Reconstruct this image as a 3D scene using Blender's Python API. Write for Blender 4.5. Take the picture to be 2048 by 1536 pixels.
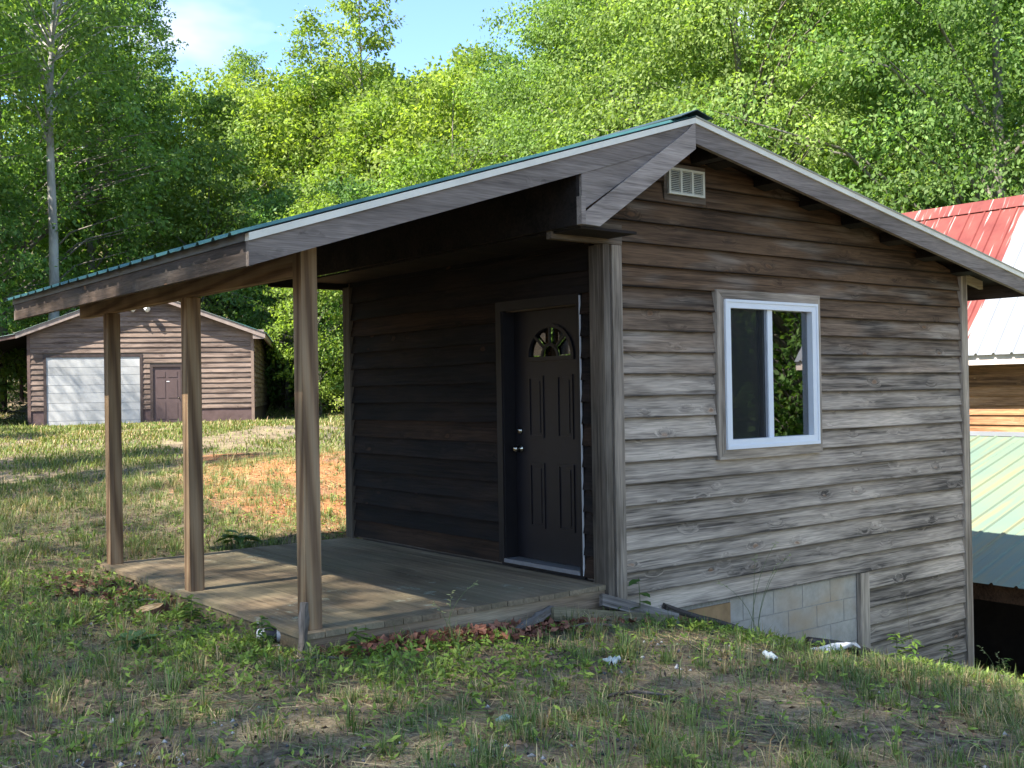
import bpy, math, random
import numpy as np
from mathutils import Matrix, Vector
R = math.radians
rnd = random.Random(7)

# ---------------------------------------------------------------- clear
for o in list(bpy.data.objects): bpy.data.objects.remove(o, do_unlink=True)
scn = bpy.context.scene
COL = scn.collection

# ---------------------------------------------------------------- camera
CAM = (-5.6928, -6.0993, 1.4493)
cd = bpy.data.cameras.new('camera'); cam = bpy.data.objects.new('camera', cd); COL.objects.link(cam)
cam.location = CAM; cam.rotation_euler = (1.5782, 0.0167, -0.6660)
cd.sensor_fit = 'HORIZONTAL'; cd.sensor_width = 36.0; cd.lens = 36.0*2206.51/2048.0
cd.clip_start = 0.05; cd.clip_end = 2000
scn.camera = cam

# ---------------------------------------------------------------- light
SUN_EL, SUN_DIR = 52.0, (-1.0, 0.03)          # the sun stands over -x
w = bpy.data.worlds.new('World'); scn.world = w; w.use_nodes = True
nt = w.node_tree; nt.nodes.clear()
wo = nt.nodes.new('ShaderNodeOutputWorld'); bg = nt.nodes.new('ShaderNodeBackground')
sky = nt.nodes.new('ShaderNodeTexSky'); sky.sky_type = 'NISHITA'; sky.sun_disc = False
sky.sun_elevation = R(SUN_EL); sky.sun_rotation = math.atan2(SUN_DIR[0], SUN_DIR[1])
sky.air_density = 0.8; sky.dust_density = 0.05; sky.ozone_density = 4.0; sky.altitude = 1200
tcw = nt.nodes.new('ShaderNodeTexCoord')
mpw = nt.nodes.new('ShaderNodeMapping'); mpw.inputs['Scale'].default_value = (1, 1, 2.2); mpw.inputs['Location'].default_value = (0.35, 0.1, 0.42)
nzw = nt.nodes.new('ShaderNodeTexNoise'); nzw.inputs['Scale'].default_value = 3.2; nzw.inputs['Detail'].default_value = 5; nzw.inputs['Roughness'].default_value = 0.55
rpw = nt.nodes.new('ShaderNodeValToRGB'); rpw.color_ramp.elements[0].position = 0.50; rpw.color_ramp.elements[1].position = 0.74
mxw = nt.nodes.new('ShaderNodeMixRGB'); mxw.inputs[2].default_value = (2.9, 2.85, 2.8, 1)
L = nt.links.new
L(tcw.outputs['Generated'], mpw.inputs['Vector']); L(mpw.outputs[0], nzw.inputs['Vector']); L(nzw.outputs['Fac'], rpw.inputs[0])
L(rpw.outputs[0], mxw.inputs[0]); L(sky.outputs[0], mxw.inputs[1]); L(mxw.outputs[0], bg.inputs['Color'])
bg.inputs['Strength'].default_value = 0.086
L(bg.outputs[0], wo.inputs[0])
sd = bpy.data.lights.new('sun', 'SUN'); so = bpy.data.objects.new('sun', sd); COL.objects.link(so)
sd.energy = 2.9; sd.angle = R(0.53); sd.color = (1.0, 0.94, 0.84)
_s = Vector((SUN_DIR[0], SUN_DIR[1], 0)).normalized()*math.cos(R(SUN_EL)) + Vector((0, 0, math.sin(R(SUN_EL))))
so.rotation_euler = _s.to_track_quat('Z', 'Y').to_euler(); so.location = (-30, 0, 40)
vs = scn.view_settings; vs.view_transform = 'Standard'; vs.look = 'None'; vs.exposure = 2.6; vs.gamma = 1.0; vs.use_curve_mapping = False
scn.render.engine = 'CYCLES'
try:
    scn.cycles.max_bounces = 5; scn.cycles.transparent_max_bounces = 6; scn.cycles.diffuse_bounces = 2
    scn.cycles.glossy_bounces = 2; scn.cycles.transmission_bounces = 3
    scn.cycles.caustics_reflective = False; scn.cycles.caustics_refractive = False
except Exception: pass

# ---------------------------------------------------------------- helpers
def tag(o, label=None, cat=None, group=None, kind=None):
    if label: o['label'] = label
    if cat: o['category'] = cat
    if group: o['group'] = group
    if kind: o['kind'] = kind
    return o
def empty(name, loc=(0, 0, 0), rz=0.0, parent=None):
    o = bpy.data.objects.new(name, None); COL.objects.link(o); o.location = loc; o.rotation_euler = (0, 0, rz); o.empty_display_size = 0.2
    if parent: o.parent = parent
    return o
def link(name, me, mat, parent=None, loc=None, rot=None):
    o = bpy.data.objects.new(name, me); COL.objects.link(o); o.color = (0.2, 0, 0, 1)
    if mat is not None and len(me.materials) == 0: me.materials.append(mat)
    if parent: o.parent = parent
    if loc: o.location = loc
    if rot: o.rotation_euler = rot
    return o
def pymesh(name, v, f, smooth=False):
    me = bpy.data.meshes.new(name); me.from_pydata([tuple(map(float, a)) for a in v], [], f); me.update()
    if smooth: me.polygons.foreach_set('use_smooth', [True]*len(me.polygons))
    return me
class MB:
    """collects shapes for one mesh"""
    def __init__(s): s.v = []; s.f = []
    def add(s, v, f):
        n = len(s.v); s.v += [tuple(a) for a in v]; s.f += [tuple(i+n for i in q) for q in f]; return s
    def box(s, x0, x1, y0, y1, z0, z1):
        return s.add([(x0,y0,z0),(x1,y0,z0),(x1,y1,z0),(x0,y1,z0),(x0,y0,z1),(x1,y0,z1),(x1,y1,z1),(x0,y1,z1)],
                     [(0,3,2,1),(4,5,6,7),(0,1,5,4),(1,2,6,5),(2,3,7,6),(3,0,4,7)])
    def prism_xz(s, pts, y0, y1):
        n = len(pts); a = [(x, y0, z) for x, z in pts]; b = [(x, y1, z) for x, z in pts]
        f = [tuple(range(n)), tuple(range(2*n-1, n-1, -1))] + [(i, i+n, (i+1) % n+n, (i+1) % n) for i in range(n)]
        return s.add(a+b, f)
    def prism_yz(s, pts, x0, x1):
        n = len(pts); a = [(x0, y, z) for y, z in pts]; b = [(x1, y, z) for y, z in pts]
        f = [tuple(range(n-1, -1, -1)), tuple(range(n, 2*n))] + [(i, (i+1) % n, (i+1) % n+n, i+n) for i in range(n)]
        return s.add(a+b, f)
    def tube(s, pts, rad, sides=6, cap=True):
        pts = [Vector(q) for q in pts]; n = len(pts); ring = []; base = len(s.v)
        for i, q in enumerate(pts):
            d = (pts[min(i+1, n-1)]-pts[max(i-1, 0)]).normalized()
            a = d.orthogonal().normalized() if i == 0 else (ring - d*ring.dot(d)).normalized()
            ring = a; b = d.cross(a); r = rad[i] if hasattr(rad, '__len__') else rad
            for k in range(sides):
                t = 2*math.pi*k/sides; s.v.append(tuple(q+(a*math.cos(t)+b*math.sin(t))*r))
        for i in range(n-1):
            for k in range(sides):
                k2 = (k+1) % sides
                s.f.append((base+i*sides+k, base+i*sides+k2, base+(i+1)*sides+k2, base+(i+1)*sides+k))
        if cap:
            s.f.append(tuple(base+k for k in range(sides-1, -1, -1))); s.f.append(tuple(base+(n-1)*sides+k for k in range(sides)))
        return s
    def build(s, name, mat, parent=None, smooth=False, loc=None, rot=None):
        return link(name, pymesh(name, s.v, s.f, smooth), mat, parent, loc, rot)
def box(name, x0, x1, y0, y1, z0, z1, mat, parent=None): return MB().box(x0, x1, y0, y1, z0, z1).build(name, mat, parent)
def npmesh(name, V, F, col=None, smooth=False):
    """V (n,3) float, F list of index arrays with 3 or 4 columns, col (n,3) colours per vertex"""
    me = bpy.data.meshes.new(name); V = np.asarray(V, np.float32)
    loops = np.concatenate([f.ravel() for f in F]).astype(np.int32)
    tot = np.concatenate([np.full(len(f), f.shape[1], np.int32) for f in F])
    start = np.concatenate([[0], np.cumsum(tot)[:-1]]).astype(np.int32)
    me.vertices.add(len(V)); me.vertices.foreach_set('co', V.ravel())
    me.loops.add(len(loops)); me.loops.foreach_set('vertex_index', loops)
    me.polygons.add(len(tot)); me.polygons.foreach_set('loop_start', start); me.polygons.foreach_set('loop_total', tot)
    if smooth: me.polygons.foreach_set('use_smooth', np.ones(len(tot), bool))
    me.update(calc_edges=True)
    if col is not None:
        a = me.color_attributes.new('Col', 'FLOAT_COLOR', 'POINT')
        c = np.ones((len(V), 4), np.float32); c[:, :3] = col; a.data.foreach_set('color', c.ravel())
    return me
def vnoise(x, y, sc, seed=0):
    x = np.asarray(x, float)/sc; y = np.asarray(y, float)/sc
    xi = np.floor(x).astype(np.int64); yi = np.floor(y).astype(np.int64); fx = x-xi; fy = y-yi
    fx = fx*fx*(3-2*fx); fy = fy*fy*(3-2*fy)
    def h(a, b):
        n = (a*374761393 + b*668265263 + seed*1442695041) & 0x7fffffff
        n = ((n ^ (n >> 13))*1274126177) & 0x7fffffff
        return ((n ^ (n >> 16)) & 0xffff)/65535.0
    return (h(xi, yi)*(1-fx)+h(xi+1, yi)*fx)*(1-fy)+(h(xi, yi+1)*(1-fx)+h(xi+1, yi+1)*fx)*fy
def fnoise(x, y, sc, seed=0, o=3):
    r = 0; a = 1.0; t = 0
    for i in range(o): r = r+a*vnoise(x, y, sc/2**i, seed+i*17); t += a; a *= 0.5
    return r/t
def bearing(az, dist):
    return CAM[0]+dist*math.sin(R(az)), CAM[1]+dist*math.cos(R(az))

# ---------------------------------------------------------------- materials
class NT:
    def __init__(s, name):
        s.m = bpy.data.materials.new(name); s.m.use_nodes = True; s.t = s.m.node_tree; s.t.nodes.clear()
        s.out = s.n('OutputMaterial'); s.b = s.n('BsdfPrincipled'); s.l(s.b.outputs[0], s.out.inputs['Surface'])
    def n(s, ty, **k):
        x = s.t.nodes.new('ShaderNode'+ty)
        for a, b in k.items():
            if hasattr(x, a): setattr(x, a, b)
        return x
    def l(s, a, b): s.t.links.new(a, b)
    def obj(s, scale=(1, 1, 1), rand=0.0):
        tc = s.n('TexCoord'); mp = s.n('Mapping'); mp.inputs['Scale'].default_value = scale; s.l(tc.outputs['Object'], mp.inputs[0])
        if rand:
            oi = s.n('ObjectInfo'); mu = s.n('Math', operation='MULTIPLY'); mu.inputs[1].default_value = rand; s.l(oi.outputs['Random'], mu.inputs[0]); s.l(mu.outputs[0], mp.inputs['Location'])
        return mp.outputs[0]
    def noise(s, vec, sc, det=3, rough=0.5, dist=0):
        x = s.n('TexNoise'); x.inputs['Scale'].default_value = sc; x.inputs['Detail'].default_value = det; x.inputs['Roughness'].default_value = rough; x.inputs['Distortion'].default_value = dist
        if vec is not None: s.l(vec, x.inputs['Vector'])
        return x.outputs['Fac']
    def ramp(s, fac, stops):
        x = s.n('ValToRGB'); e = x.color_ramp.elements
        while len(e) < len(stops): e.new(0.5)
        for i, (p, c) in enumerate(stops): e[i].position = p; e[i].color = (c[0], c[1], c[2], 1) if hasattr(c, '__len__') else (c, c, c, 1)
        s.l(fac, x.inputs[0]); return x.outputs[0]
    def mix(s, fac, a, b, mode='MIX'):
        x = s.n('MixRGB', blend_type=mode)
        for i, q in ((0, fac), (1, a), (2, b)):
            if hasattr(q, 'is_output'): s.l(q, x.inputs[i])
            else: x.inputs[i].default_value = q if i == 0 else (q[0], q[1], q[2], 1)
        return x.outputs[0]
    def math(s, op, a, b=0.0, c=None):
        x = s.n('Math', operation=op)
        for i, q in enumerate((a, b, c)):
            if q is None: continue
            if hasattr(q, 'is_output'): s.l(q, x.inputs[i])
            else: x.inputs[i].default_value = q
        return x.outputs[0]
    def bump(s, h, st=0.3, d=0.01):
        x = s.n('Bump'); x.inputs['Strength'].default_value = st; x.inputs['Distance'].default_value = d; s.l(h, x.inputs['Height']); s.l(x.outputs[0], s.b.inputs['Normal'])
    def done(s, col, rough=0.7, spec=0.3, metal=0.0):
        if hasattr(col, 'is_output'): s.l(col, s.b.inputs['Base Color'])
        else: s.b.inputs['Base Color'].default_value = (*col, 1)
        if hasattr(rough, 'is_output'): s.l(rough, s.b.inputs['Roughness'])
        else: s.b.inputs['Roughness'].default_value = rough
        s.b.inputs['Specular IOR Level'].default_value = spec; s.b.inputs['Metallic'].default_value = metal
        return s.m
def wood(name, axis, dark, light, warm, knot=(0.30, 0.15, 0.07), knots=True, warm_by_color=True, grain=38, bump=0.45, var=0.35, spec=0.2, lap=False):
    """rough sawn weathered wood; object colour red = how brown, green = how dark this board is"""
    t = NT(name)
    k = 'XYZ'.index(axis)
    def sc(al, ac): v = [ac]*3; v[k] = al; return tuple(v)
    oi = t.n('ObjectInfo'); sp = t.n('SeparateColor'); t.l(oi.outputs['Color'], sp.inputs[0])
    kv0 = t.obj(sc(3.6, 7.5), 91.0); kn_ = t.n('TexNoise'); kn_.inputs['Scale'].default_value = 2.2; kn_.inputs['Detail'].default_value = 1.0; t.l(kv0, kn_.inputs['Vector'])
    kw = t.n('VectorMath', operation='MULTIPLY_ADD'); t.l(kn_.outputs['Color'], kw.inputs[0]); kw.inputs[1].default_value = (0.34, 0.34, 0.34); t.l(kv0, kw.inputs[2]); kv = kw.outputs[0]
    vo = t.n('TexVoronoi'); vo.inputs['Scale'].default_value = 1.0; vo.inputs['Randomness'].default_value = 1.0; t.l(kv, vo.inputs['Vector'])
    d = vo.outputs['Distance']
    fall = t.math('MULTIPLY', t.ramp(d, [(0.0, 1.0), (0.45, 0.0)]), t.ramp(vo.outputs['Color'], [(0.56, 0.12), (0.69, 1.0)]))
    gv0 = t.obj(sc(1.1, grain), 53.0)
    va = t.n('VectorMath', operation='MULTIPLY_ADD'); cmb = t.n('CombineXYZ')
    for i in range(3):
        if i != k: t.l(fall, cmb.inputs[i])
    t.l(cmb.outputs[0], va.inputs[0]); va.inputs[1].default_value = (2.4, 2.4, 2.4) if knots else (0, 0, 0); t.l(gv0, va.inputs[2])
    g = t.noise(va.outputs[0], 1.0, 3, 0.65, 0.5)
    big = t.noise(t.obj(sc(0.8, 4.0), 17.0), 1.0, 3, 0.6)
    fine = t.noise(t.obj(sc(6.0, 160.0), 29.0), 1.0, 1, 0.6)
    val = t.math('MULTIPLY_ADD', big, 0.62, t.math('MULTIPLY', g, 0.58))
    ci = t.ramp(val, [(0.44, dark), (0.565, [0.5*dark[i]+0.5*light[i] for i in range(3)]), (0.72, light)])
    wm = t.noise(t.obj(sc(0.9, 5.0), 71.0), 1.0, 2, 0.6)
    wr = sp.outputs[0]; wmask = t.math('MULTIPLY', t.ramp(t.math('MULTIPLY_ADD', wr, 0.22, wm), [(0.46, 0.0), (0.68, 1.0)]), wr)
    wc = t.ramp(val, [(0.44, [0.22*c for c in warm]), (0.72, warm)])
    c = t.mix(wmask, ci, wc)
    if knots:
        ksel = t.ramp(vo.outputs['Color'], [(0.68, 0.0), (0.74, 1.0)])
        km = t.math('MULTIPLY', t.ramp(d, [(0.08, 1.0), (0.16, 0.0)]), ksel)
        ring = t.math('MULTIPLY', t.ramp(d, [(0.13, 0.0), (0.17, 1.0), (0.30, 0.0)]), ksel)
        c = t.mix(t.math('MULTIPLY', ring, 0.35), c, [0.7*q for q in dark])
        kc = t.ramp(d, [(0.0, [0.3*q for q in knot]), (0.04, [0.8*q for q in knot]), (0.11, [1.25*q for q in knot])])
        c = t.mix(t.math('MULTIPLY', km, 0.72), c, kc)
    if lap:      # lap shadow painted over damp-stained bottom edge and unwashed wood under the board above
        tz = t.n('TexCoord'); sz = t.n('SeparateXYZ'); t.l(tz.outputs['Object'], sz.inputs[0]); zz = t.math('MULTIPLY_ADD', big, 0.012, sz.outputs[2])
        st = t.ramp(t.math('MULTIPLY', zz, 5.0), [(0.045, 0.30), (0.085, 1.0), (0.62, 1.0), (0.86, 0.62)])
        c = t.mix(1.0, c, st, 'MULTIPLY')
    fm = t.ramp(fine, [(0.30, 0.72), (0.60, 1.06)])
    c = t.mix(1.0, c, fm, 'MULTIPLY')
    br = t.math('MULTIPLY_ADD', oi.outputs['Random'], var, 1.0-var*0.55)
    br = t.math('MULTIPLY', br, t.math('SUBTRACT', 1.0, sp.outputs[1]))
    bc = t.n('CombineXYZ')
    for i in range(3): t.l(br, bc.inputs[i])
    c = t.mix(1.0, c, bc.outputs[0], 'MULTIPLY')
    t.bump(g, bump, 0.006)
    return t.done(c, 0.82, spec)
def post_wood(name, axis='Z'):
    t = NT(name); k = 'XYZ'.index(axis)
    s1 = [1, 1, 1]; s1[k] = 0.07
    v = t.obj(tuple(s1), 11.0)
    wv = t.n('TexWave', wave_type='BANDS', bands_direction='DIAGONAL'); wv.inputs['Scale'].default_value = 7; wv.inputs['Distortion'].default_value = 5; wv.inputs['Detail'].default_value = 1.0; wv.inputs['Detail Scale'].default_value = 0.9
    t.l(v, wv.inputs['Vector'])
    s2 = [60, 60, 60]; s2[k] = 1.5
    g = t.noise(t.obj(tuple(s2), 5), 1.0, 4, 0.6)
    c = t.ramp(wv.outputs['Fac'], [(0.1, (0.15, 0.075, 0.033)), (0.45, (0.34, 0.195, 0.09)), (0.9, (0.43, 0.28, 0.15))])
    c = t.mix(0.40, c, t.ramp(g, [(0.3, (0.10, 0.066, 0.04)), (0.7, (0.42, 0.30, 0.195))]))
    big = t.noise(t.obj((3, 3, 0.8), 9), 1.0, 3)
    c = t.mix(1.0, c, t.ramp(big, [(0.3, 0.62), (0.65, 1.05)]), 'MULTIPLY')
    t.bump(g, 0.4, 0.004); return t.done(c, 0.8, 0.2)
def plain(name, c, rough=0.6, spec=0.3, nsc=6.0, amt=0.25, metal=0.0, bump=0.0):
    t = NT(name); n = t.noise(t.obj((1, 1, 1), 13), nsc, 5, 0.6)
    col = t.mix(1.0, c, t.ramp(n, [(0.3, 1.0-amt), (0.7, 1.0+amt*0.4)]), 'MULTIPLY')
    if bump: t.bump(n, bump, 0.01)
    return t.done(col, rough, spec, metal)
def glass(name, tint=(0.9, 0.95, 0.92), refl=0.16):
    t = NT(name); tr = t.n('BsdfTransparent'); tr.inputs[0].default_value = (*tint, 1); gl = t.n('BsdfGlossy'); gl.inputs['Roughness'].default_value = 0.012
    nz = t.noise(t.obj((1, 1, 1)), 1.6, 2); bp = t.n('Bump'); bp.inputs['Strength'].default_value = 0.06; bp.inputs['Distance'].default_value = 0.02; t.l(nz, bp.inputs['Height']); t.l(bp.outputs[0], gl.inputs['Normal'])
    fr = t.n('Fresnel'); fr.inputs['IOR'].default_value = 1.5; f = t.math('MULTIPLY_ADD', fr.outputs[0], 1.6, refl)
    mx = t.n('MixShader'); t.l(f, mx.inputs[0]); t.l(tr.outputs[0], mx.inputs[1]); t.l(gl.outputs[0], mx.inputs[2]); t.l(mx.outputs[0], t.out.inputs['Surface'])
    return t.m
def leafmat(name, trans=0.45, rough=0.55, gain=1.0):
    t = NT(name); at = t.n('Attribute'); at.attribute_name = 'Col'
    c = at.outputs['Color']
    oi = t.n('ObjectInfo'); hs = t.n('HueSaturation'); t.l(c, hs.inputs['Color'])
    t.l(t.math('MULTIPLY_ADD', oi.outputs['Random'], 0.035, 0.482), hs.inputs['Hue'])
    t.l(t.math('MULTIPLY_ADD', oi.outputs['Random'], -0.3, 1.15*gain), hs.inputs['Value'])
    c = hs.outputs[0]
    t.done(c, rough, 0.25)
    tl = t.n('BsdfTranslucent'); tc = t.mix(1.0, c, (1.22, 1.3, 0.5), 'MULTIPLY'); t.l(tc, tl.inputs[0])
    mx = t.n('MixShader'); mx.inputs[0].default_value = trans; t.l(t.b.outputs[0], mx.inputs[1]); t.l(tl.outputs[0], mx.inputs[2]); t.l(mx.outputs[0], t.out.inputs['Surface'])
    return t.m
def colmat(name, rough=0.8, spec=0.15):
    t = NT(name); at = t.n('Attribute'); at.attribute_name = 'Col'; return t.done(at.outputs['Color'], rough, spec)

GREY = (0.60, 0.48, 0.36); GDARK = (0.09, 0.072, 0.056); WARM = (0.34, 0.19, 0.095)
M = {}
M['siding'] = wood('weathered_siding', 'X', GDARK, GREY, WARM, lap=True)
M['trimZ'] = wood('weathered_trim_upright', 'Z', (0.135, 0.105, 0.075), (0.48, 0.385, 0.29), (0.2, 0.13, 0.08), knots=False)
M['trimX'] = wood('weathered_trim_level', 'X', (0.165, 0.13, 0.095), (0.52, 0.415, 0.31), (0.2, 0.13, 0.08), knots=False)
M['fascia'] = wood('grey_fascia', 'X', (0.165, 0.132, 0.108), (0.38, 0.31, 0.255), (0.16, 0.11, 0.09), grain=30, bump=0.3)
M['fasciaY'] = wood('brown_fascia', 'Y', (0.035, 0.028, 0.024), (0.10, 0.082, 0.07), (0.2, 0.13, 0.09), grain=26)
M['deck'] = None
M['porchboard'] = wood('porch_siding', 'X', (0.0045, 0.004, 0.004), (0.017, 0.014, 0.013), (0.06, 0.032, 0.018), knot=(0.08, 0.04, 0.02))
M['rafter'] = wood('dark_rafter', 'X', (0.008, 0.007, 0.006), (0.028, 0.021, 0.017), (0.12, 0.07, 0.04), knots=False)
M['post'] = post_wood('pine_post'); M['beam'] = post_wood('pine_beam', 'Y')
M['white_trim'] = plain('cream_trim_metal', (0.80, 0.74, 0.60), 0.45, 0.4, 5, 0.15)
M['vinyl'] = plain('white_vinyl', (0.80, 0.80, 0.80), 0.35, 0.4, 3, 0.06)
M['vent'] = plain('cream_vent', (0.60, 0.57, 0.46), 0.5, 0.3, 9, 0.1)
M['green_metal'] = plain('dark_green_metal', (0.045, 0.13, 0.125), 0.38, 0.5, 2.5, 0.3)
M['black'] = plain('black_plastic', (0.012, 0.012, 0.014), 0.45, 0.4)
M['interior'] = plain('dark_interior', (0.2, 0.16, 0.125), 0.9, 0.1)
M['door'] = plain('dark_brown_door_paint', (0.011, 0.009, 0.0105), 0.42, 0.35, 12, 0.15)
M['casing'] = plain('dark_casing_paint', (0.012, 0.0095, 0.0095), 0.5, 0.3, 12, 0.2)
M['caulk'] = plain('white_caulk', (0.6, 0.56, 0.52), 0.7, 0.2)
M['alu'] = plain('threshold_metal', (0.33, 0.33, 0.34), 0.4, 0.5, 20, 0.2, 0.6)
M['nickel'] = plain('brass_knob_metal', (0.42, 0.38, 0.30), 0.22, 0.5, 10, 0.1, 1.0)
M['glass'] = glass('window_glass', (0.35, 0.4, 0.38), 0.20); M['fan_glass'] = glass('door_glass', (0.75, 0.80, 0.66), 0.04)
def screen():
    t = NT('insect_screen'); tr = t.n('BsdfTransparent'); mx = t.n('MixShader'); mx.inputs[0].default_value = 0.4
    t.done((0.022, 0.024, 0.026), 0.6, 0.2); t.l(tr.outputs[0], mx.inputs[1]); t.l(t.b.outputs[0], mx.inputs[2]); t.l(mx.outputs[0], t.out.inputs['Surface']); return t.m
M['screen'] = screen()
def blockmat():
    t = NT('concrete_block'); v = t.obj((1, 1, 1), 31); n = t.noise(v, 9, 6, 0.7); s = t.noise(t.obj((0.9, 1, 1.6)), 1.7, 3)
    c = t.ramp(n, [(0.3, (0.38, 0.335, 0.27)), (0.7, (0.54, 0.48, 0.39))])
    c = t.mix(t.ramp(s, [(0.45, 0.0), (0.7, 0.8)]), c, (0.46, 0.33, 0.20)); t.bump(t.noise(v, 90, 3), 0.5, 0.004); return t.done(c, 0.9, 0.15)
M['block'] = blockmat(); M['mortar'] = plain('mortar', (0.40, 0.36, 0.30), 0.95, 0.1, 30, 0.3)
M['clay_found'] = plain('clay_stained_footing', (0.44, 0.27, 0.13), 0.95, 0.1, 6, 0.35)
def deckmat(name, axis):
    t = NT(name); k = 'XYZ'.index(axis)
    def sc(al, ac): v = [ac]*3; v[k] = al; return tuple(v)
    g = t.noise(t.obj(sc(1.3, 45), 23), 1, 5, 0.65, 0.4); b = t.noise(t.obj(sc(0.8, 3.0)), 1, 4, 0.6, 0.6); b2 = t.noise(t.obj((1, 1, 1)), 1.1, 3)
    c = t.ramp(t.math('MULTIPLY_ADD', g, 0.5, t.math('MULTIPLY', b, 0.55)), [(0.38, (0.12, 0.088, 0.055)), (0.55, (0.25, 0.185, 0.115)), (0.70, (0.39, 0.29, 0.185))])
    c = t.mix(t.ramp(b2, [(0.44, 0.0), (0.62, 0.45)]), c, (0.20, 0.185, 0.115))
    li = t.noise(t.obj((1, 1, 1)), 7.0, 5, 0.75); ls = t.noise(t.obj((1, 1, 1)), 0.75, 2)
    lm = t.math('MULTIPLY', t.ramp(li, [(0.58, 0.0), (0.64, 1.0)]), t.ramp(ls, [(0.52, 0.0), (0.60, 0.8)]))
    c = t.mix(lm, c, (0.40, 0.42, 0.32))
    oi = t.n('ObjectInfo'); br = t.math('MULTIPLY_ADD', oi.outputs['Random'], 0.4, 0.78); bc = t.n('CombineXYZ')
    for i in range(3): t.l(br, bc.inputs[i])
    c = t.mix(1.0, c, bc.outputs[0], 'MULTIPLY'); t.bump(g, 0.4, 0.005); return t.done(c, 0.85, 0.2)
M['deck'] = deckmat('deck_plank_wood', 'Y'); M['rimX'] = deckmat('deck_rim_wood', 'X')
M['tan_rim'] = wood('tan_rim_board', 'X', (0.14, 0.10, 0.06), (0.33, 0.26, 0.17), (0.3, 0.17, 0.1), knots=False)

# ---------------------------------------------------------------- terrain
CP = np.array([
 (-5.7,-6.1,-.15),(-3,-3,-.16),(-2.5,-1.2,-.15),(-4.5,0,-.14),(-2.6,-.15,-.12),(-2.66,.8,-.1),(-2.66,2,-.09),(-2.66,3,-.07),(-2.7,3.9,-.04),(-1.3,3.95,-.07),(0,3.95,-.07),(-1.3,1.9,-.2),
 (-1.7,-.12,-.16),(-1.1,-.12,-.2),(-.6,-.12,-.21),(0,-.12,-.25),(.4,-.12,-.33),(1.1,-.12,-.51),(1.6,-.12,-.66),(2.2,-.12,-.86),(3.1,-.12,-1.08),(4,-.12,-1.33),(5.1,-.12,-1.6),
 (-1,-2.5,-.25),(1,-2.5,-.48),(3,-2.6,-.98),(6,-2.6,-1.8),(0,-4,-.36),(-3,-6,-.25),(3,-6,-1.0),(2.5,1.8,-.9),(5.2,3.8,-1.3),(6.2,0,-1.95),(8,0,-2.7),(12,0,-3.2),(8,6,-2.3),(12,8,-2.6),(10,-6,-3.2),
 (-1.3,5.2,.0),(.2,5.0,.02),(0.6,6.6,.32),(2.4,7.6,.62),(5,8,.2),(-3.4,6,0),(-3,9,.05),(-1.8,12,.15),(0,16,.42),(2,21,.64),(4.5,26,.66),(4.0,33.5,.54),(11,29.7,.54),(14,38,.56),(7.5,42,.6),(7,17,.72),(12,22,.62),(17,28,.5),(13,15,-.6),(18,12,-2),
 (-8,5,.05),(-9,14,.45),(-20,0,.6),(-20,20,1.6),(-6,28,.8),(-2,40,1.2),
 (10,58,3),(-8,60,4),(27,48,3.5),(22,80,10),(50,70,11),(60,30,5),(42,12,-1),(0,100,14),(-35,60,9),(25,130,22),(80,110,22),(110,40,14),
 (15,-12,-4),(26,-18,-5.2),(0,-16,-1.2),(-10,-13,-.2),(-30,-22,.3),(42,-12,-5.5),(-60,0,6),(0,-60,-5),(60,-60,-9),(-60,-60,0),(-90,90,22),(130,-40,-6)], float)
def _tps():
    P = CP[:, :2]; n = len(P); D = np.hypot(P[:, None, 0]-P[None, :, 0], P[:, None, 1]-P[None, :, 1])
    A = np.zeros((n+3, n+3)); A[:n, :n] = D - 0.0*np.eye(n); A[:n, n] = 1; A[:n, n+1:] = P; A[n, :n] = 1; A[n+1:, :n] = P.T
    return np.linalg.solve(A, np.concatenate([CP[:, 2], np.zeros(3)]))
_W = _tps()
def gz(x, y):
    x = np.asarray(x, float); y = np.asarray(y, float); sh = x.shape; x = x.ravel(); y = y.ravel(); n = len(CP)
    out = np.full(x.shape, _W[n]) + _W[n+1]*x + _W[n+2]*y
    for i in range(n): out += _W[i]*np.hypot(x-CP[i, 0], y-CP[i, 1])
    near = np.exp(-(np.hypot(x, y)/40)**2)
    out += near*((fnoise(x, y, 1.3, 3)-.5)*.07 + (fnoise(x, y, .35, 9, 2)-.5)*.03)
    return out.reshape(sh)
def gz1(x, y): return float(gz(np.array([x]), np.array([y]))[0])
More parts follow.
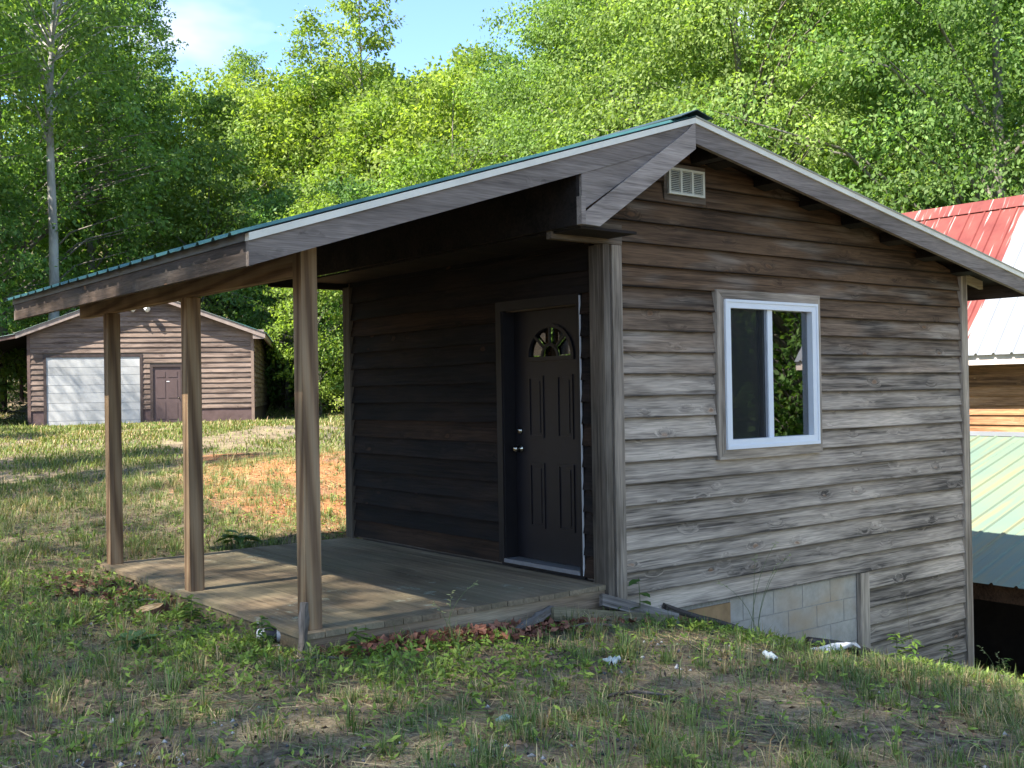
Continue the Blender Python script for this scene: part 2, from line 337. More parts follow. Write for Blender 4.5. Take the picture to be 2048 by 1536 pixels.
def make_ground():
    n = 320; s = np.linspace(-1, 1, n); k = 6.2
    wv = np.sinh(s*k)/np.sinh(k)
    X, Y = np.meshgrid(wv*700+0.0, wv*700+3.0, indexing='ij'); Z = gz(X, Y)
    far = np.clip((np.hypot(X, Y)-140)/400, 0, 1); Z = Z*(1-far)+far*8
    V = np.stack([X, Y, Z], -1).reshape(-1, 3); i = np.arange(n*n).reshape(n, n)
    F = np.stack([i[:-1, :-1], i[1:, :-1], i[1:, 1:], i[:-1, 1:]], -1).reshape(-1, 4)
    me = npmesh('ground', V, [F], smooth=True)
    t = NT('yard_soil'); v = t.obj()
    a = t.noise(v, 1.4, 6, 0.65); b = t.noise(v, 14, 5, 0.7); c3 = t.noise(v, 60, 3, 0.7); d = t.noise(v, 0.45, 4, 0.55)
    soil = t.ramp(b, [(0.36, (0.05, 0.038, 0.03)), (0.5, (0.155, 0.118, 0.08)), (0.66, (0.33, 0.265, 0.18))])
    straw = t.ramp(c3, [(0.36, (0.12, 0.09, 0.05)), (0.64, (0.44, 0.36, 0.22))])
    c = t.mix(t.ramp(a, [(0.42, 0.0), (0.62, 0.75)]), soil, straw)
    # red clay shows through on the bank behind the cabin
    sx = t.n('SeparateXYZ'); t.l(v, sx.inputs[0])
    def gauss(cx, cy, rx, ry):
        ax = t.math('DIVIDE', t.math('SUBTRACT', sx.outputs[0], cx), rx); ay = t.math('DIVIDE', t.math('SUBTRACT', sx.outputs[1], cy), ry)
        return t.math('POWER', 2.718, t.math('MULTIPLY', -1.0, t.math('ADD', t.math('MULTIPLY', ax, ax), t.math('MULTIPLY', ay, ay))))
    cl = t.math('ADD', gauss(0.9, 6.5, 1.6, 3.2), t.math('MULTIPLY', gauss(2.0, 10.5, 1.0, 3.0), 0.75))
    clay = t.ramp(b, [(0.3, (0.24, 0.09, 0.038)), (0.7, (0.48, 0.22, 0.10))])
    c = t.mix(t.ramp(t.math('ADD', cl, t.math('MULTIPLY_ADD', b, 1.3, -0.72)), [(0.28, 0.0), (0.62, 0.95)]), c, clay)
    c = t.mix(t.math('MULTIPLY', t.ramp(d, [(0.5, 0.0), (0.62, 0.6)]), t.ramp(a, [(0.4, 1.0), (0.6, 0.0)])), c, t.ramp(c3, [(0.35, (0.035, 0.037, 0.042)), (0.7, (0.12, 0.125, 0.13))]))
    t.bump(t.math('MULTIPLY_ADD', c3, 0.5, b), 0.7, 0.03); m = t.done(c, 0.95, 0.1)
    o = link('ground', me, m); tag(o, kind='structure'); return o
make_ground()

# ---------------------------------------------------------------- lap siding
def lap_board(name, L0b, L1b, L0t, L1t, mat, parent, loc, rz=0.0, h=0.198, o0=0.050, o1=0.012, th=0.026, seg=6, seed=0, col=(0, 0, 0), wave=0.004):
    """a clapboard in its own frame: x along, -y out, z up from its bottom edge"""
    r = random.Random(seed); v = []; f = []
    for i in range(seg+1):
        t = i/seg; xb = L0b+(L1b-L0b)*t; xt = L0t+(L1t-L0t)*t
        dz = r.uniform(-wave, wave); dy = r.uniform(-0.0022, 0.0022)
        v += [(xb, -o0+dy, dz), (xb, -o0+th+dy, dz), (xt, -o1+0.010, h), (xt, -o1, h)]
    for i in range(seg):
        a = i*4
        for k in range(4): f.append((a+k, a+(k+1) % 4, a+4+(k+1) % 4, a+4+k))
    f.append((3, 2, 1, 0)); n = seg*4; f.append((n, n+1, n+2, n+3))
    ox = 0.5*(L0b+L1b); v = [(q[0]-ox, q[1], q[2]) for q in v]
    me = pymesh(name, v, [tuple(reversed(q)) for q in f]); c, s_ = math.cos(rz), math.sin(rz)
    o = link(name, me, mat, parent, (loc[0]+ox*c, loc[1]+ox*s_, loc[2]), (0, 0, rz)); o.color = (*col, 1); return o

# ================================================================= CABIN
C_ = 0.168; Z0 = 2.2449; LY = 3.80; WX = 5.045
XR, ZR, SR, SL, SI = 0.587, 3.515, 0.187, 0.316, 0.67; OV = 0.40; YB = 4.55; XE = -3.054; XRE = 5.72
def z_right(x): return ZR-SR*(x-XR)
def z_left(x): return ZR-SL*(XR-x)
def z_in(x): return 3.455-SI*(XR-x)
cabin = tag(empty('cabin', (0, 0, -0.2)), 'weathered grey clapboard cabin with open post porch and white slider window', 'cabin')
K = empty('front_wall', (0, 0, 0.2), parent=cabin)             # parts live in world-aligned frames
# --- front wall boards
win = (1.183, 2.555, 0.866, 2.262)
for k in range(-8, 24):
    zb = Z0-k*C_; zt = min(zb+0.198, 9)
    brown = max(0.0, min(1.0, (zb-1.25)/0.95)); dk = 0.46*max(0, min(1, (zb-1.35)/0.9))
    lo, hi = 0.118, 4.93
    if zb > 2.5: lo = -0.5
    if k > 15: lo = 3.255
    segs = [(lo, hi)]
    if zb+0.06 > win[2] and zb < win[3]-0.03: segs = [(lo, win[0]-0.002), (win[1]+0.002, hi)]
    vent = (0.66, 1.06)
    if zb > 2.5:
        # cut to the rafters on both sides
        def xr_(z): return min(hi, XR+(ZR-0.07-z)/SR)
        def xl_(z): return max(lo, XR-(3.40-z)/SI)
        a0, b0, a1, b1 = xl_(zb), xr_(zb), xl_(zb+0.19), xr_(zb+0.19)
        if b0-a0 < 0.15: continue
        if b1 < a1: b1 = a1 = 0.5*(a1+b1)
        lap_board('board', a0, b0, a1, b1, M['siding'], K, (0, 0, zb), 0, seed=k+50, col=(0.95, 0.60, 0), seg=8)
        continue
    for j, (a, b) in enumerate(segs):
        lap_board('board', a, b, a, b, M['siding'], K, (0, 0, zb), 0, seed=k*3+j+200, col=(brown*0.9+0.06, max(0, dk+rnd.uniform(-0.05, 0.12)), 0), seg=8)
# backing behind the boards with the window hole
bk = MB(); bk.box(0.03, win[0]+0.06, -0.006, 0.10, -0.28, 2.55); bk.box(win[1]-0.03, 5.0, -0.006, 0.10, -0.28, 2.52); bk.box(win[0]+0.06, win[1]-0.03, -0.006, 0.10, -0.28, win[2]+0.06); bk.box(win[0]+0.06, win[1]-0.03, -0.006, 0.10, win[3]-0.06, 2.55)
bk.prism_xz([(0.03, 2.56), (5.0, 2.56), (5.0, z_right(5.0)-0.09), (XR, ZR-0.09), (0.03, 3.02)], -0.006, 0.10); bk.box(3.15, 5.0, -0.006, 0.1, -1.9, -0.285)
bk.build('sheathing', M['interior'], K)
def cb(name, mb, mat, par, col=(0.1, 0, 0)): o = mb.build(name, mat, par); o.color = (*col, 1); return o
cb('corner_board', MB().box(0.022, 0.124, -0.066, -0.005, -0.36, 2.545), M['trimZ'], K, (0.2, 0, 0))
cb('corner_board', MB().box(4.93, WX, -0.064, -0.005, -2.05, z_right(5.0)-0.075), M['trimZ'], K, (0.1, 0.05, 0))
cb('skirt_post', MB().box(3.12, 3.255, -0.05, -0.005, -1.6, -0.28), M['trimZ'], K, (0.05, -0.1, 0))
cb('return_board', MB().box(-0.57, 0.13, -0.066, -0.012, 2.548, 2.70), M['trimX'], K, (0.6, 0.35, 0))
# --- foundation of concrete blocks
FN = empty('foundation', (0, 0, 0.2), parent=cabin)
MB().box(0.05, 3.13, 0.004, 0.2, -1.9, -0.29).build('mortar', M['mortar'], FN)
MB().box(0.13, 1.35, -0.012, 0.010, -0.9, -0.32).build('footing', M['clay_found'], FN)
for r_ in range(7):
    zt = -0.30-r_*0.2; x = 1.12-(0.2 if r_ % 2 else 0)
    while x < 3.1:
        a, b = max(x+0.005, 1.36), min(x+0.395, 3.115)
        if b-a > 0.05: MB().box(a, b, 0.0, 0.08, zt-0.191, zt-0.001).build('block', M['block'], FN)
        x += 0.4
# --- window
W = empty('window', (0, 0, 0.2), parent=cabin)
wx0, wx1, wz0, wz1 = win
for pts in ([(wx0, wz0), (wx0+0.085, wz0+0.08), (wx0+0.085, wz1-0.075), (wx0, wz1)], [(wx1, wz1), (wx1-0.05, wz1-0.075), (wx1-0.05, wz0+0.08), (wx1, wz0)]):
    cb('casing', MB().prism_xz(pts, -0.070, -0.006), M['trimZ'], W, (0.15, -0.15, 0))
for pts in ([(wx0, wz1), (wx0+0.085, wz1-0.075), (wx1-0.05, wz1-0.075), (wx1, wz1)], [(wx0, wz0), (wx1, wz0), (wx1-0.05, wz0+0.08), (wx0+0.085, wz0+0.08)]):
    cb('casing', MB().prism_xz(pts, -0.072, -0.006), M['trimX'], W, (0.25, -0.2, 0))
fx0, fx1, fz0, fz1 = wx0+0.087, wx1-0.052, wz0+0.082, wz1-0.077
fr = MB(); fr.box(fx0, fx0+0.07, -0.080, 0.03, fz0, fz1); fr.box(fx1-0.078, fx1, -0.080, 0.03, fz0, fz1); fr.box(fx0+0.07, fx1-0.078, -0.080, 0.03, fz0, fz0+0.08); fr.box(fx0+0.07, fx1-0.078, -0.080, 0.03, fz1-0.07, fz1)
fr.build('frame', M['vinyl'], W)
lip = MB(); lip.box(fx0-0.0, fx1, -0.088, -0.0805, fz1-0.022, fz1); lip.box(fx0, fx1, -0.090, -0.0805, fz0, fz0+0.03); lip.box(fx0, fx0+0.02, -0.088, -0.0805, fz0+0.03, fz1-0.022); lip.box(fx1-0.02, fx1, -0.088, -0.0805, fz0+0.03, fz1-0.022)
lip.build('frame_lip', M['vinyl'], W)
mx_ = 1.845
MB().box(mx_, mx_+0.062, -0.052, 0.02, fz0+0.08, fz1-0.07).build('mullion', M['vinyl'], W)
MB().box(fx0+0.07, mx_, 0.004, 0.010, fz0+0.08, fz1-0.07).build('pane', M['glass'], W)
MB().box(mx_+0.062, fx1-0.078, -0.022, -0.016, fz0+0.08, fz1-0.07).build('pane', M['glass'], W)
MB().box(fx0+0.071, mx_-0.03, -0.036, -0.034, fz0+0.081, fz1-0.071).build('screen', M['screen'], W)
MB().box(mx_-0.03, mx_-0.002, -0.04, -0.028, fz0+0.081, fz1-0.071).build('screen_frame', plain('grey_screen_frame', (0.2, 0.21, 0.23), 0.5), W)
# --- porch wall (faces -x)
PW = empty('porch_wall', (0, 0, 0.2), parent=cabin)
dy0, dy1, dzt = 0.235, 1.293, 2.205
zp = 0.0217
for k in range(0, 16):
    zb = zp+k*C_; segs = [(0.10, 3.73)]
    if zb < dzt-0.02: segs = [(0.10, dy0-0.006), (dy1, 3.73)]
    for j, (a, b) in enumerate(segs):
        warm = 0.9 if k in (0, 12, 6) else 0.35
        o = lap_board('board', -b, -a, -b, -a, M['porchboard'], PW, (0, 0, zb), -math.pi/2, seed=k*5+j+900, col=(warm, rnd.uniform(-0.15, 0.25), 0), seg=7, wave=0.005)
cb('corner_board', MB().box(-0.067, -0.004, -0.0655, 0.095, -0.3, 2.545), M['trimZ'], PW, (0.5, 0.62, 0))
cb('corner_board', MB().box(-0.064, -0.004, 3.72, 3.85, 0.0, 2.545), M['trimZ'], PW, (0.2, 0.7, 0))
s_ = MB(); s_.box(0.0, 0.10, 0.10, 0.275, 0, 2.6); s_.box(0.0, 0.10, 1.215, 3.8, 0, 2.6); s_.box(0.0, 0.1, 0.275, 1.215, 2.12, 2.6); s_.build('sheathing', M['interior'], PW)
# --- door
D = empty('door', (0, 0, 0.2), parent=cabin)
cs = MB(); cs.box(-0.050, -0.004, 1.222, dy1, 0.03, dzt); cs.build('casing', M['casing'], D)
MB().box(-0.050, -0.004, dy0, 0.268, 0.03, dzt).build('casing', M['casing'], D); MB().box(-0.050, -0.004, 0.268, 1.222, 2.125, dzt).build('casing', M['casing'], D)
MB().box(-0.038, 0.10, 1.208, 1.222, 0.05, 2.125).build('jamb', M['casing'], D); MB().box(-0.038, 0.10, 0.268, 0.282, 0.05, 2.125).build('jamb', M['casing'], D)
MB().box(-0.052, -0.036, dy0-0.004, dy0-0.0005, 0.03, dzt-0.02).build('caulk_line', M['caulk'], D)
MB().box(-0.055, 0.13, 0.27, 1.22, 0.03, 0.062).build('threshold', M['alu'], D); MB().box(-0.03, 0.1, 0.24, 1.28, 0.001, 0.03).build('sill', M['casing'], D)
sl0, sl1, slx = 0.288, 1.203, 0.08
fy, fz, frx, frz = 0.735, 1.735, 0.265, 0.235        # fanlight centre and radii
N = 16; arc = [(fy+frx*math.cos(math.pi*i/N), fz+frz*math.sin(math.pi*i/N)) for i in range(N+1)]
sb = MB(); sb.box(slx, slx+0.044, sl0, sl1, 0.066, fz)
top = 2.115
for i in range(N):
    (a, b), (c, d) = arc[i], arc[i+1]
    sb.prism_yz([(a, b), (a, top), (c, top), (c, d)] if a > c else [(a, b), (c, d), (c, top), (a, top)], slx, slx+0.044)
sb.box(slx, slx+0.044, sl0, fy-frx, fz, top); sb.box(slx, slx+0.044, fy+frx, sl1, fz, top)
sb.build('slab', M['door'], D)
for (a, b, c, d) in ((0.828, 1.022, 1.07, 1.58), (0.463, 0.660, 1.07, 1.585), (0.828, 1.022, 0.33, 0.865), (0.463, 0.660, 0.33, 0.867)):
    pm = MB(); e = 0.022
    pm.box(slx-0.010, slx-0.0005, a, a+e, c, d); pm.box(slx-0.010, slx-0.0005, b-e, b, c, d); pm.box(slx-0.010, slx-0.0005, a+e, b-e, c, c+e); pm.box(slx-0.010, slx-0.0005, a+e, b-e, d-e, d)
    pf = pm.build('panel', M['door'], D); MB().box(slx-0.006, slx-0.0003, a+0.045, b-0.045, c+0.045, d-0.045).build('panel_field', M['door'], D)
fl = MB()
for i in range(N):
    (a, b), (c, d) = arc[i], arc[i+1]; g = 1.12
    a2, b2, c2, d2 = fy+(a-fy)*g, fz+(b-fz)*g, fy+(c-fy)*g, fz+(d-fz)*g
    fl.prism_yz([(a, b), (c, d), (c2, d2), (a2, b2)], slx-0.016, slx-0.0005)
fl.box(slx-0.016, slx-0.0005, fy-frx*1.12, fy+frx*1.12, fz-0.032, fz)
for i in range(8):
    t0, t1 = math.pi*i/8, math.pi*(i+1)/8; q = [(fy+r1*math.cos(tt), fz+r2*math.sin(tt)) for r1, r2, tt in ((0.085, 0.085, t0), (0.085, 0.085, t1), (0.11, 0.11, t1), (0.11, 0.11, t0))]
    fl.prism_yz(q, slx-0.014, slx-0.0005)
for t0 in (45, 90, 135):
    ca, sa = math.cos(R(t0)), math.sin(R(t0)); w_ = 0.011; n_ = (-sa*w_, ca*w_)
    r0 = 0.1; p0 = (fy+r0*ca, fz+r0*sa); p1 = (fy+frx*ca, fz+frz*sa)
    fl.prism_yz([(p0[0]+n_[0], p0[1]+n_[1]), (p1[0]+n_[0], p1[1]+n_[1]), (p1[0]-n_[0], p1[1]-n_[1]), (p0[0]-n_[0], p0[1]-n_[1])], slx-0.014, slx-0.0005)
fl.build('fanlight_frame', M['door'], D)
ang = [0, 45, 90, 135, 180]
for i in range(4):
    t0, t1 = R(ang[i]+3.5), R(ang[i+1]-3.5); q = []
    for j in range(5): t = t0+(t1-t0)*j/4; q.append((fy+frx*0.995*math.cos(t), fz+frz*0.995*math.sin(t)))
    for j in range(5): t = t1+(t0-t1)*j/4; q.append((fy+0.105*math.cos(t), fz+0.105*math.sin(t)))
    MB().prism_yz(q, slx+0.012, slx+0.017).build('pane', M['fan_glass'], D)
MB().prism_yz([(fy+0.09*math.cos(R(a)), fz+0.09*math.sin(R(a))) for a in range(0, 181, 20)], slx+0.012, slx+0.017).build('pane', M['fan_glass'], D)
def lathe(name, prof, mat, par, loc, rot, n=18):
    v = []; f = []
    for (r_, h_) in prof:
        for k in range(n): a = 2*math.pi*k/n; v.append((r_*math.cos(a), r_*math.sin(a), h_))
    for i in range(len(prof)-1):
        for k in range(n): f.append((i*n+k, i*n+(k+1) % n, (i+1)*n+(k+1) % n, (i+1)*n+k))
    f.append(tuple(range(n-1, -1, -1))); f.append(tuple((len(prof)-1)*n+k for k in range(n)))
    return link(name, pymesh(name, v, f, True), mat, par, loc, rot)
rotm = (0, -math.pi/2, 0)
lathe('knob', [(0.034, 0), (0.034, 0.008), (0.014, 0.012), (0.013, 0.035), (0.022, 0.04), (0.029, 0.052), (0.028, 0.066), (0.018, 0.076), (0.004, 0.078)], M['nickel'], D, (slx, 1.14, 0.975), rotm)
lathe('deadbolt', [(0.031, 0), (0.030, 0.012), (0.022, 0.02), (0.015, 0.024), (0.003, 0.025)], M['nickel'], D, (slx, 1.14, 1.125), rotm)
# --- other walls, floor, back window
BW = empty('back_wall', (0, 0, 0.2), parent=cabin)
b_ = MB(); b_.box(0.1, 2.2, 3.72, 3.80, -0.4, 2.6); b_.box(3.5, 4.9, 3.72, 3.80, -0.4, 2.6); b_.box(2.2, 3.5, 3.72, 3.80, -0.4, 1.1); b_.box(2.2, 3.5, 3.72, 3.80, 2.25, 2.6)
b_.prism_xz([(0.1, 2.601), (4.9, 2.601), (4.9, z_right(4.9)-0.08), (XR, ZR-0.09), (0.1, 3.05)], 3.72, 3.80); b_.build('wall_panel', M['interior'], BW)
MB().box(2.2, 3.5, 3.75, 3.756, 1.1, 2.25).build('pane', glass('back_glass', (0.85, 0.9, 0.86), 0.03), BW)
MB().box(4.9, 5.0, 0.10, 3.80, -1.95, z_right(5.0)-0.07).build('right_wall', M['interior'], cabin).location = (0, 0, 0.2)
MB().box(0.1, 4.9, 0.1, 3.72, -0.05, 0.05).build('floor', M['interior'], cabin).location = (0, 0, 0.2)
cb('return_board', MB().box(-0.87, 0.02, 3.855, 3.895, 2.525, 2.60), M['rafter'], BW)
for k in range(0, 16):
    for a, b in (((0.0, 2.18), (3.52, 5.0)) if 1.0 < zp+k*C_ < 2.24 else ((0.0, 5.0),)):
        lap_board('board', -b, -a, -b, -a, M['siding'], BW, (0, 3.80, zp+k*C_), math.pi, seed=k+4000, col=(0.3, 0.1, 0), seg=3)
# --- deck
DK = empty('deck', (0, 0, 0.2), parent=cabin)
DX = -2.56; npl = 18; pw = (0.0-DX)/npl
for i in range(npl):
    a = DX+i*pw+0.003; b = DX+(i+1)*pw-0.003; e0 = -0.035+rnd.uniform(-0.004, 0.004); zt = rnd.uniform(-0.003, 0.0)
    if b > -0.05: b = -0.052
    MB().box(a, b, e0, 3.80+rnd.uniform(-.01, .01), zt-0.036, zt).build('plank', M['deck'], DK)
cb('rim_board', MB().box(-2.535, -0.05, -0.022, 0.016, -0.31, -0.040), M['tan_rim'], DK, (0.4, 0, 0))
cb('rim_board', MB().box(-2.546, -2.508, 0.017, 3.78, -0.22, -0.040), M['rimX'], DK)
for yj in (0.8, 1.6, 2.4, 3.2): MB().box(-2.5, -0.06, yj, yj+0.04, -0.2, -0.04).build('joist', M['rafter'], DK)
# --- posts and beam
PX0, PX1 = -2.505, -2.395
PT = empty('porch_frame', (0, 0, 0.2), parent=cabin)
for yy in (0.045, 1.88, 3.67):
    o = MB().box(PX0, PX1, yy, yy+0.11, 0.0, 2.20 if yy > 0.1 else 2.45).build('post', M['post'], PT)
MB().box(PX0, -2.42, 0.1555, 4.45, 2.201, 2.40).build('beam', M['beam'], PT)
lantern = lathe('porch_light', [(0.045, 0), (0.05, 0.03), (0.05, 0.06), (0.036, 0.065), (0.042, 0.09), (0.044, 0.16), (0.03, 0.19), (0.004, 0.195)], glass('jar_glass', (0.6, 0.62, 0.6), 0.12), PT, (-1.35, 1.9, 2.87), (math.pi, 0, 0))
# --- roof
RF = empty('roof', (0, 0, 0.2), parent=cabin)
def slope_slab(name, x0, x1, zf, dz0, dz1, y0, y1, mat, col=(0.2, 0.2, 0)):
    o = MB().prism_xz([(x0, zf(x0)+dz0), (x1, zf(x1)+dz0), (x1, zf(x1)+dz1), (x0, zf(x0)+dz1)], y0, y1).build(name, mat, RF); o.color = (*col, 1); return o
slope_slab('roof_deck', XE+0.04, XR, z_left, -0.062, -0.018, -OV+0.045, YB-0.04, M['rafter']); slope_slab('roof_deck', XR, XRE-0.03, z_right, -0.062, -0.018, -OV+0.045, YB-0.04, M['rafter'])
slope_slab('rake_board', XR+0.001, XRE, z_right, -0.195, -0.047, -OV, -OV+0.038, M['fascia']); slope_slab('rake_board', XE, XR-0.001, z_left, -0.190, -0.047, -OV, -OV+0.038, M['fascia'])
slope_slab('rake_trim', XR+0.0005, XRE+0.004, z_right, -0.049, -0.006, -OV-0.016, -OV+0.04, M['white_trim']); slope_slab('rake_trim', XE-0.004, XR-0.0005, z_left, -0.049, -0.006, -OV-0.016, -OV+0.04, M['white_trim'])
lipm = plain('tan_trim_edge', (0.36, 0.33, 0.24), 0.5)
slope_slab('rake_trim_edge', XR+0.0005, XRE+0.004, z_right, -0.006, 0.008, -OV-0.022, -OV+0.02, lipm)
slope_slab('rake_board', XE, XR-0.001, z_left, -0.19, -0.047, YB-0.04, YB, M['fascia'])
# steeper old rake under the porch roof, with its infill
o = MB().prism_xz([(XR-0.0005, ZR-0.05), (XR-0.0005, ZR-0.245), (-0.415, 2.603), (-0.552, 2.608), (-0.552, z_in(-0.552)+0.0), (XR-0.10, z_in(XR-0.10)), (XR-0.02, ZR-0.055)], -OV-0.014, -OV-0.0005).build('old_rake_board', M['fascia'], RF)
o.color = (0.0, -0.25, 0, 1)
MB().prism_xz([(-0.565, 2.70), (-0.565, z_left(-0.565)-0.192), (XR-0.15, z_left(XR-0.15)-0.192), (XR-0.15, z_in(XR-0.15)-0.02)], -OV+0.004, -OV+0.03).build('infill_board', M['fascia'], RF)
MB().box(-0.592, -0.553, -OV-0.02, -OV+0.03, 2.605, 2.80).build('rake_end_block', M['fascia'], RF)
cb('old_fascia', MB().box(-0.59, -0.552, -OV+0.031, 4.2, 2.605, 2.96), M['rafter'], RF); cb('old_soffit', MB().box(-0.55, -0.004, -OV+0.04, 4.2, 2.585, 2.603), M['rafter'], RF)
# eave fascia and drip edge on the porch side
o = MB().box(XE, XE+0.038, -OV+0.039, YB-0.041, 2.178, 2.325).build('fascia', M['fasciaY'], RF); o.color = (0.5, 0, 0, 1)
MB().box(XE-0.012, XE-0.001, -OV+0.041, YB, 2.315, 2.362).build('drip_edge', plain('dull_drip_metal', (0.11, 0.11, 0.10), 0.5), RF)
o = MB().box(XRE-0.03, XRE, -OV+0.04, YB-0.04, z_right(XRE)-0.19, z_right(XRE)-0.03).build('fascia', M['fasciaY'], RF)
for yy in np.arange(-0.02, 4.4, 0.61): slope_slab('rafter', XE+0.05, XR-0.02, z_left, -0.16, -0.063, yy, yy+0.038, M['rafter'])
for xx in np.arange(1.1, 5.0, 0.61):
    z = z_right(xx+0.05)-0.063; o = MB().prism_xz([(xx, z_right(xx)-0.064), (xx+0.14, z_right(xx+0.14)-0.064), (xx+0.14, z_right(xx+0.14)-0.15), (xx, z_right(xx)-0.15)], -OV+0.039, -0.04).build('lookout', M['rafter'], RF); o.color = (0.2, 0.3, 0, 1)
o = MB().prism_xz([(0.93, z_right(0.93)-0.064), (1.0, z_right(1.0)-0.064), (1.0, z_right(1.0)-0.19), (0.93, z_right(0.93)-0.19)], -OV+0.039, -0.04).build('lookout', M['rafter'], RF)
o = MB().prism_xz([(5.046, z_right(5.046)-0.075), (5.42, z_right(5.42)-0.075), (5.42, z_right(5.42)-0.16), (5.046, z_right(5.046)-0.16)], -0.03, 0.01).build('rafter_tail', M['tan_rim'], RF)
def metal_sheets(name, xa, xb, zf, y0, y1, mat, pitch, rib_h, panel, par, base=0.004, lift=0.0):
    y = y0; i = 0
    while y < y1-0.02:
        ye = min(y+panel, y1); ys = [y]; hs = [0]
        yy = y+pitch*0.5
        while yy < ye-0.03: ys += [yy-0.028, yy-0.012, yy+0.012, yy+0.028]; hs += [0, rib_h, rib_h, 0]; yy += pitch
        ys.append(ye); hs.append(0); v = []; f = []
        for xx in (xa, xb):
            for q, h in zip(ys, hs): v.append((xx, q, zf(xx)+base+h+lift+(i % 2)*0.0015))
        n = len(ys)
        for xx in (xa, xb):
            for q, h in zip(ys, hs): v.append((xx, q, zf(xx)+base+h+lift-0.003+(i % 2)*0.0015))
        for k in range(n-1): f += [(k, k+1, n+k+1, n+k), (2*n+k, 3*n+k, 3*n+k+1, 2*n+k+1), (k, 2*n+k, 2*n+k+1, k+1), (n+k, n+k+1, 3*n+k+1, 3*n+k)]
        f += [(0, n, 3*n, 2*n), (n-1, 3*n-1, 4*n-1, 2*n-1)]
        link(name, pymesh(name, v, f), mat, par); y = ye; i += 1
metal_sheets('roof_sheet', XE-0.07, XR, z_left, -OV-0.02, YB+0.03, M['green_metal'], 0.2286, 0.02, 0.9144, RF, 0.006)
metal_sheets('roof_sheet', XR, XRE+0.06, z_right, -OV-0.02, YB+0.03, M['green_metal'], 0.2286, 0.02, 0.9144, RF, 0.006)
MB().prism_xz([(XR-0.17, z_left(XR-0.17)+0.03), (XR, ZR+0.045), (XR+0.17, z_right(XR+0.17)+0.032), (XR+0.17, z_right(XR+0.17)+0.038), (XR, ZR+0.053), (XR-0.17, z_left(XR-0.17)+0.036)], -OV-0.035, YB+0.03).build('ridge_cap', plain('dark_ridge_metal', (0.03, 0.05, 0.05), 0.4), RF)
# --- gable vent
V_ = empty('gable_vent', (0, 0, 0.2), parent=cabin)
vx0, vx1, vz0, vz1 = 0.648, 1.062, 2.992, 3.202
cb('surround', MB().box(vx0-0.035, vx1+0.03, -0.052, -0.004, vz0-0.05, vz1+0.035), M['trimX'], V_, (0.6, 0.45, 0))
vm = MB(); vm.box(vx0, vx1, -0.074, -0.053, vz0, vz0+0.018); vm.box(vx0, vx1, -0.074, -0.053, vz1-0.018, vz1)
for q in range(4): xq = vx0+q*(vx1-vx0-0.022)/3; vm.box(xq, xq+0.022, -0.074, -0.053, vz0+0.018, vz1-0.018)
vm.build('frame', M['vent'], V_); MB().box(vx0+0.02, vx1-0.02, -0.0528, -0.0522, vz0+0.018, vz1-0.018).build('shadow_gap', M['black'], V_)
for q in range(12):
    zz = vz0+0.021+q*0.0145; v = [(vx0+0.005, -0.070, zz), (vx1-0.005, -0.070, zz), (vx1-0.005, -0.055, zz+0.010), (vx0+0.005, -0.055, zz+0.010)]
    v += [(a, b, c+0.0025) for a, b, c in v]
    link('slat', pymesh('slat', v, [(0, 1, 2, 3), (7, 6, 5, 4), (0, 4, 5, 1), (1, 5, 6, 2), (2, 6, 7, 3), (3, 7, 4, 0)]), M['vent'], V_)

# ================================================================= GARAGE
GA = R(27.854)                                   # its long side runs this far east of +y
gbr = Vector((11.02, 29.74, 0.50)); ax = Vector((math.cos(GA), -math.sin(GA), 0)); GW = 7.42; GD = 15.0
gor = gbr-ax*GW
M['gsiding'] = wood('brown_stained_siding', 'X', (0.085, 0.06, 0.05), (0.29, 0.215, 0.175), (0.34, 0.24, 0.18), knot=(0.1, 0.06, 0.05), var=0.2)
M['gtrim'] = plain('brown_trim_paint', (0.16, 0.105, 0.09), 0.7, 0.2, 5, 0.3); M['gdark'] = plain('dark_brown_frame', (0.07, 0.05, 0.045), 0.6)
M['gfound'] = plain('brown_painted_footing', (0.14, 0.095, 0.09), 0.85, 0.15, 3, 0.35)
M['gdoor'] = plain('brown_door_paint', (0.11, 0.075, 0.072), 0.55, 0.3, 4, 0.15); M['gwhite'] = plain('white_overhead_door', (0.5, 0.5, 0.49), 0.5, 0.3, 1.5, 0.25)
garage = tag(empty('garage', gor, -GA), 'brown clapboard garage with white overhead door on the grassy rise', 'garage')
ga, gb = GW/2, 4.66; gs = 0.375
def zg(x): return gb-gs*abs(x-ga)
GF = empty('front_wall', parent=garage); ge = 0.177; doors = [(0.50, 3.71, -1, 2.47), (3.95, 5.05, -1, 2.10)]
for k in range(0, 24):
    zb = 0.58+k*ge; lo, hi = 0.09, GW-0.09
    def xa_(z): return max(lo, ga-(gb-0.06-z)/gs)
    def xb_(z): return min(hi, ga+(gb-0.06-z)/gs)
    if xb_(zb)-xa_(zb) < 0.3: continue
    segs = [(lo, hi)]
    for d in doors:
        if zb < d[3]-0.05:
            n2 = []
            for a, b in segs:
                if d[0] > a and d[1] < b: n2 += [(a, d[0]), (d[1], b)]
                else: n2.append((a, b))
            segs = n2
    for j, (a, b) in enumerate(segs):
        a1, b1 = max(a, xa_(zb+0.2)), min(b, xb_(zb+0.2))
        if b1 < a1: a1 = b1 = 0.5*(a1+b1)
        lap_board('board', max(a, xa_(zb)), min(b, xb_(zb)), a1, b1, M['gsiding'], GF, (0, 0, zb), 0, h=0.207, seed=k*7+j+3000, col=(rnd.uniform(0, .5), rnd.uniform(-.1, .15), 0), seg=5, wave=0.006)
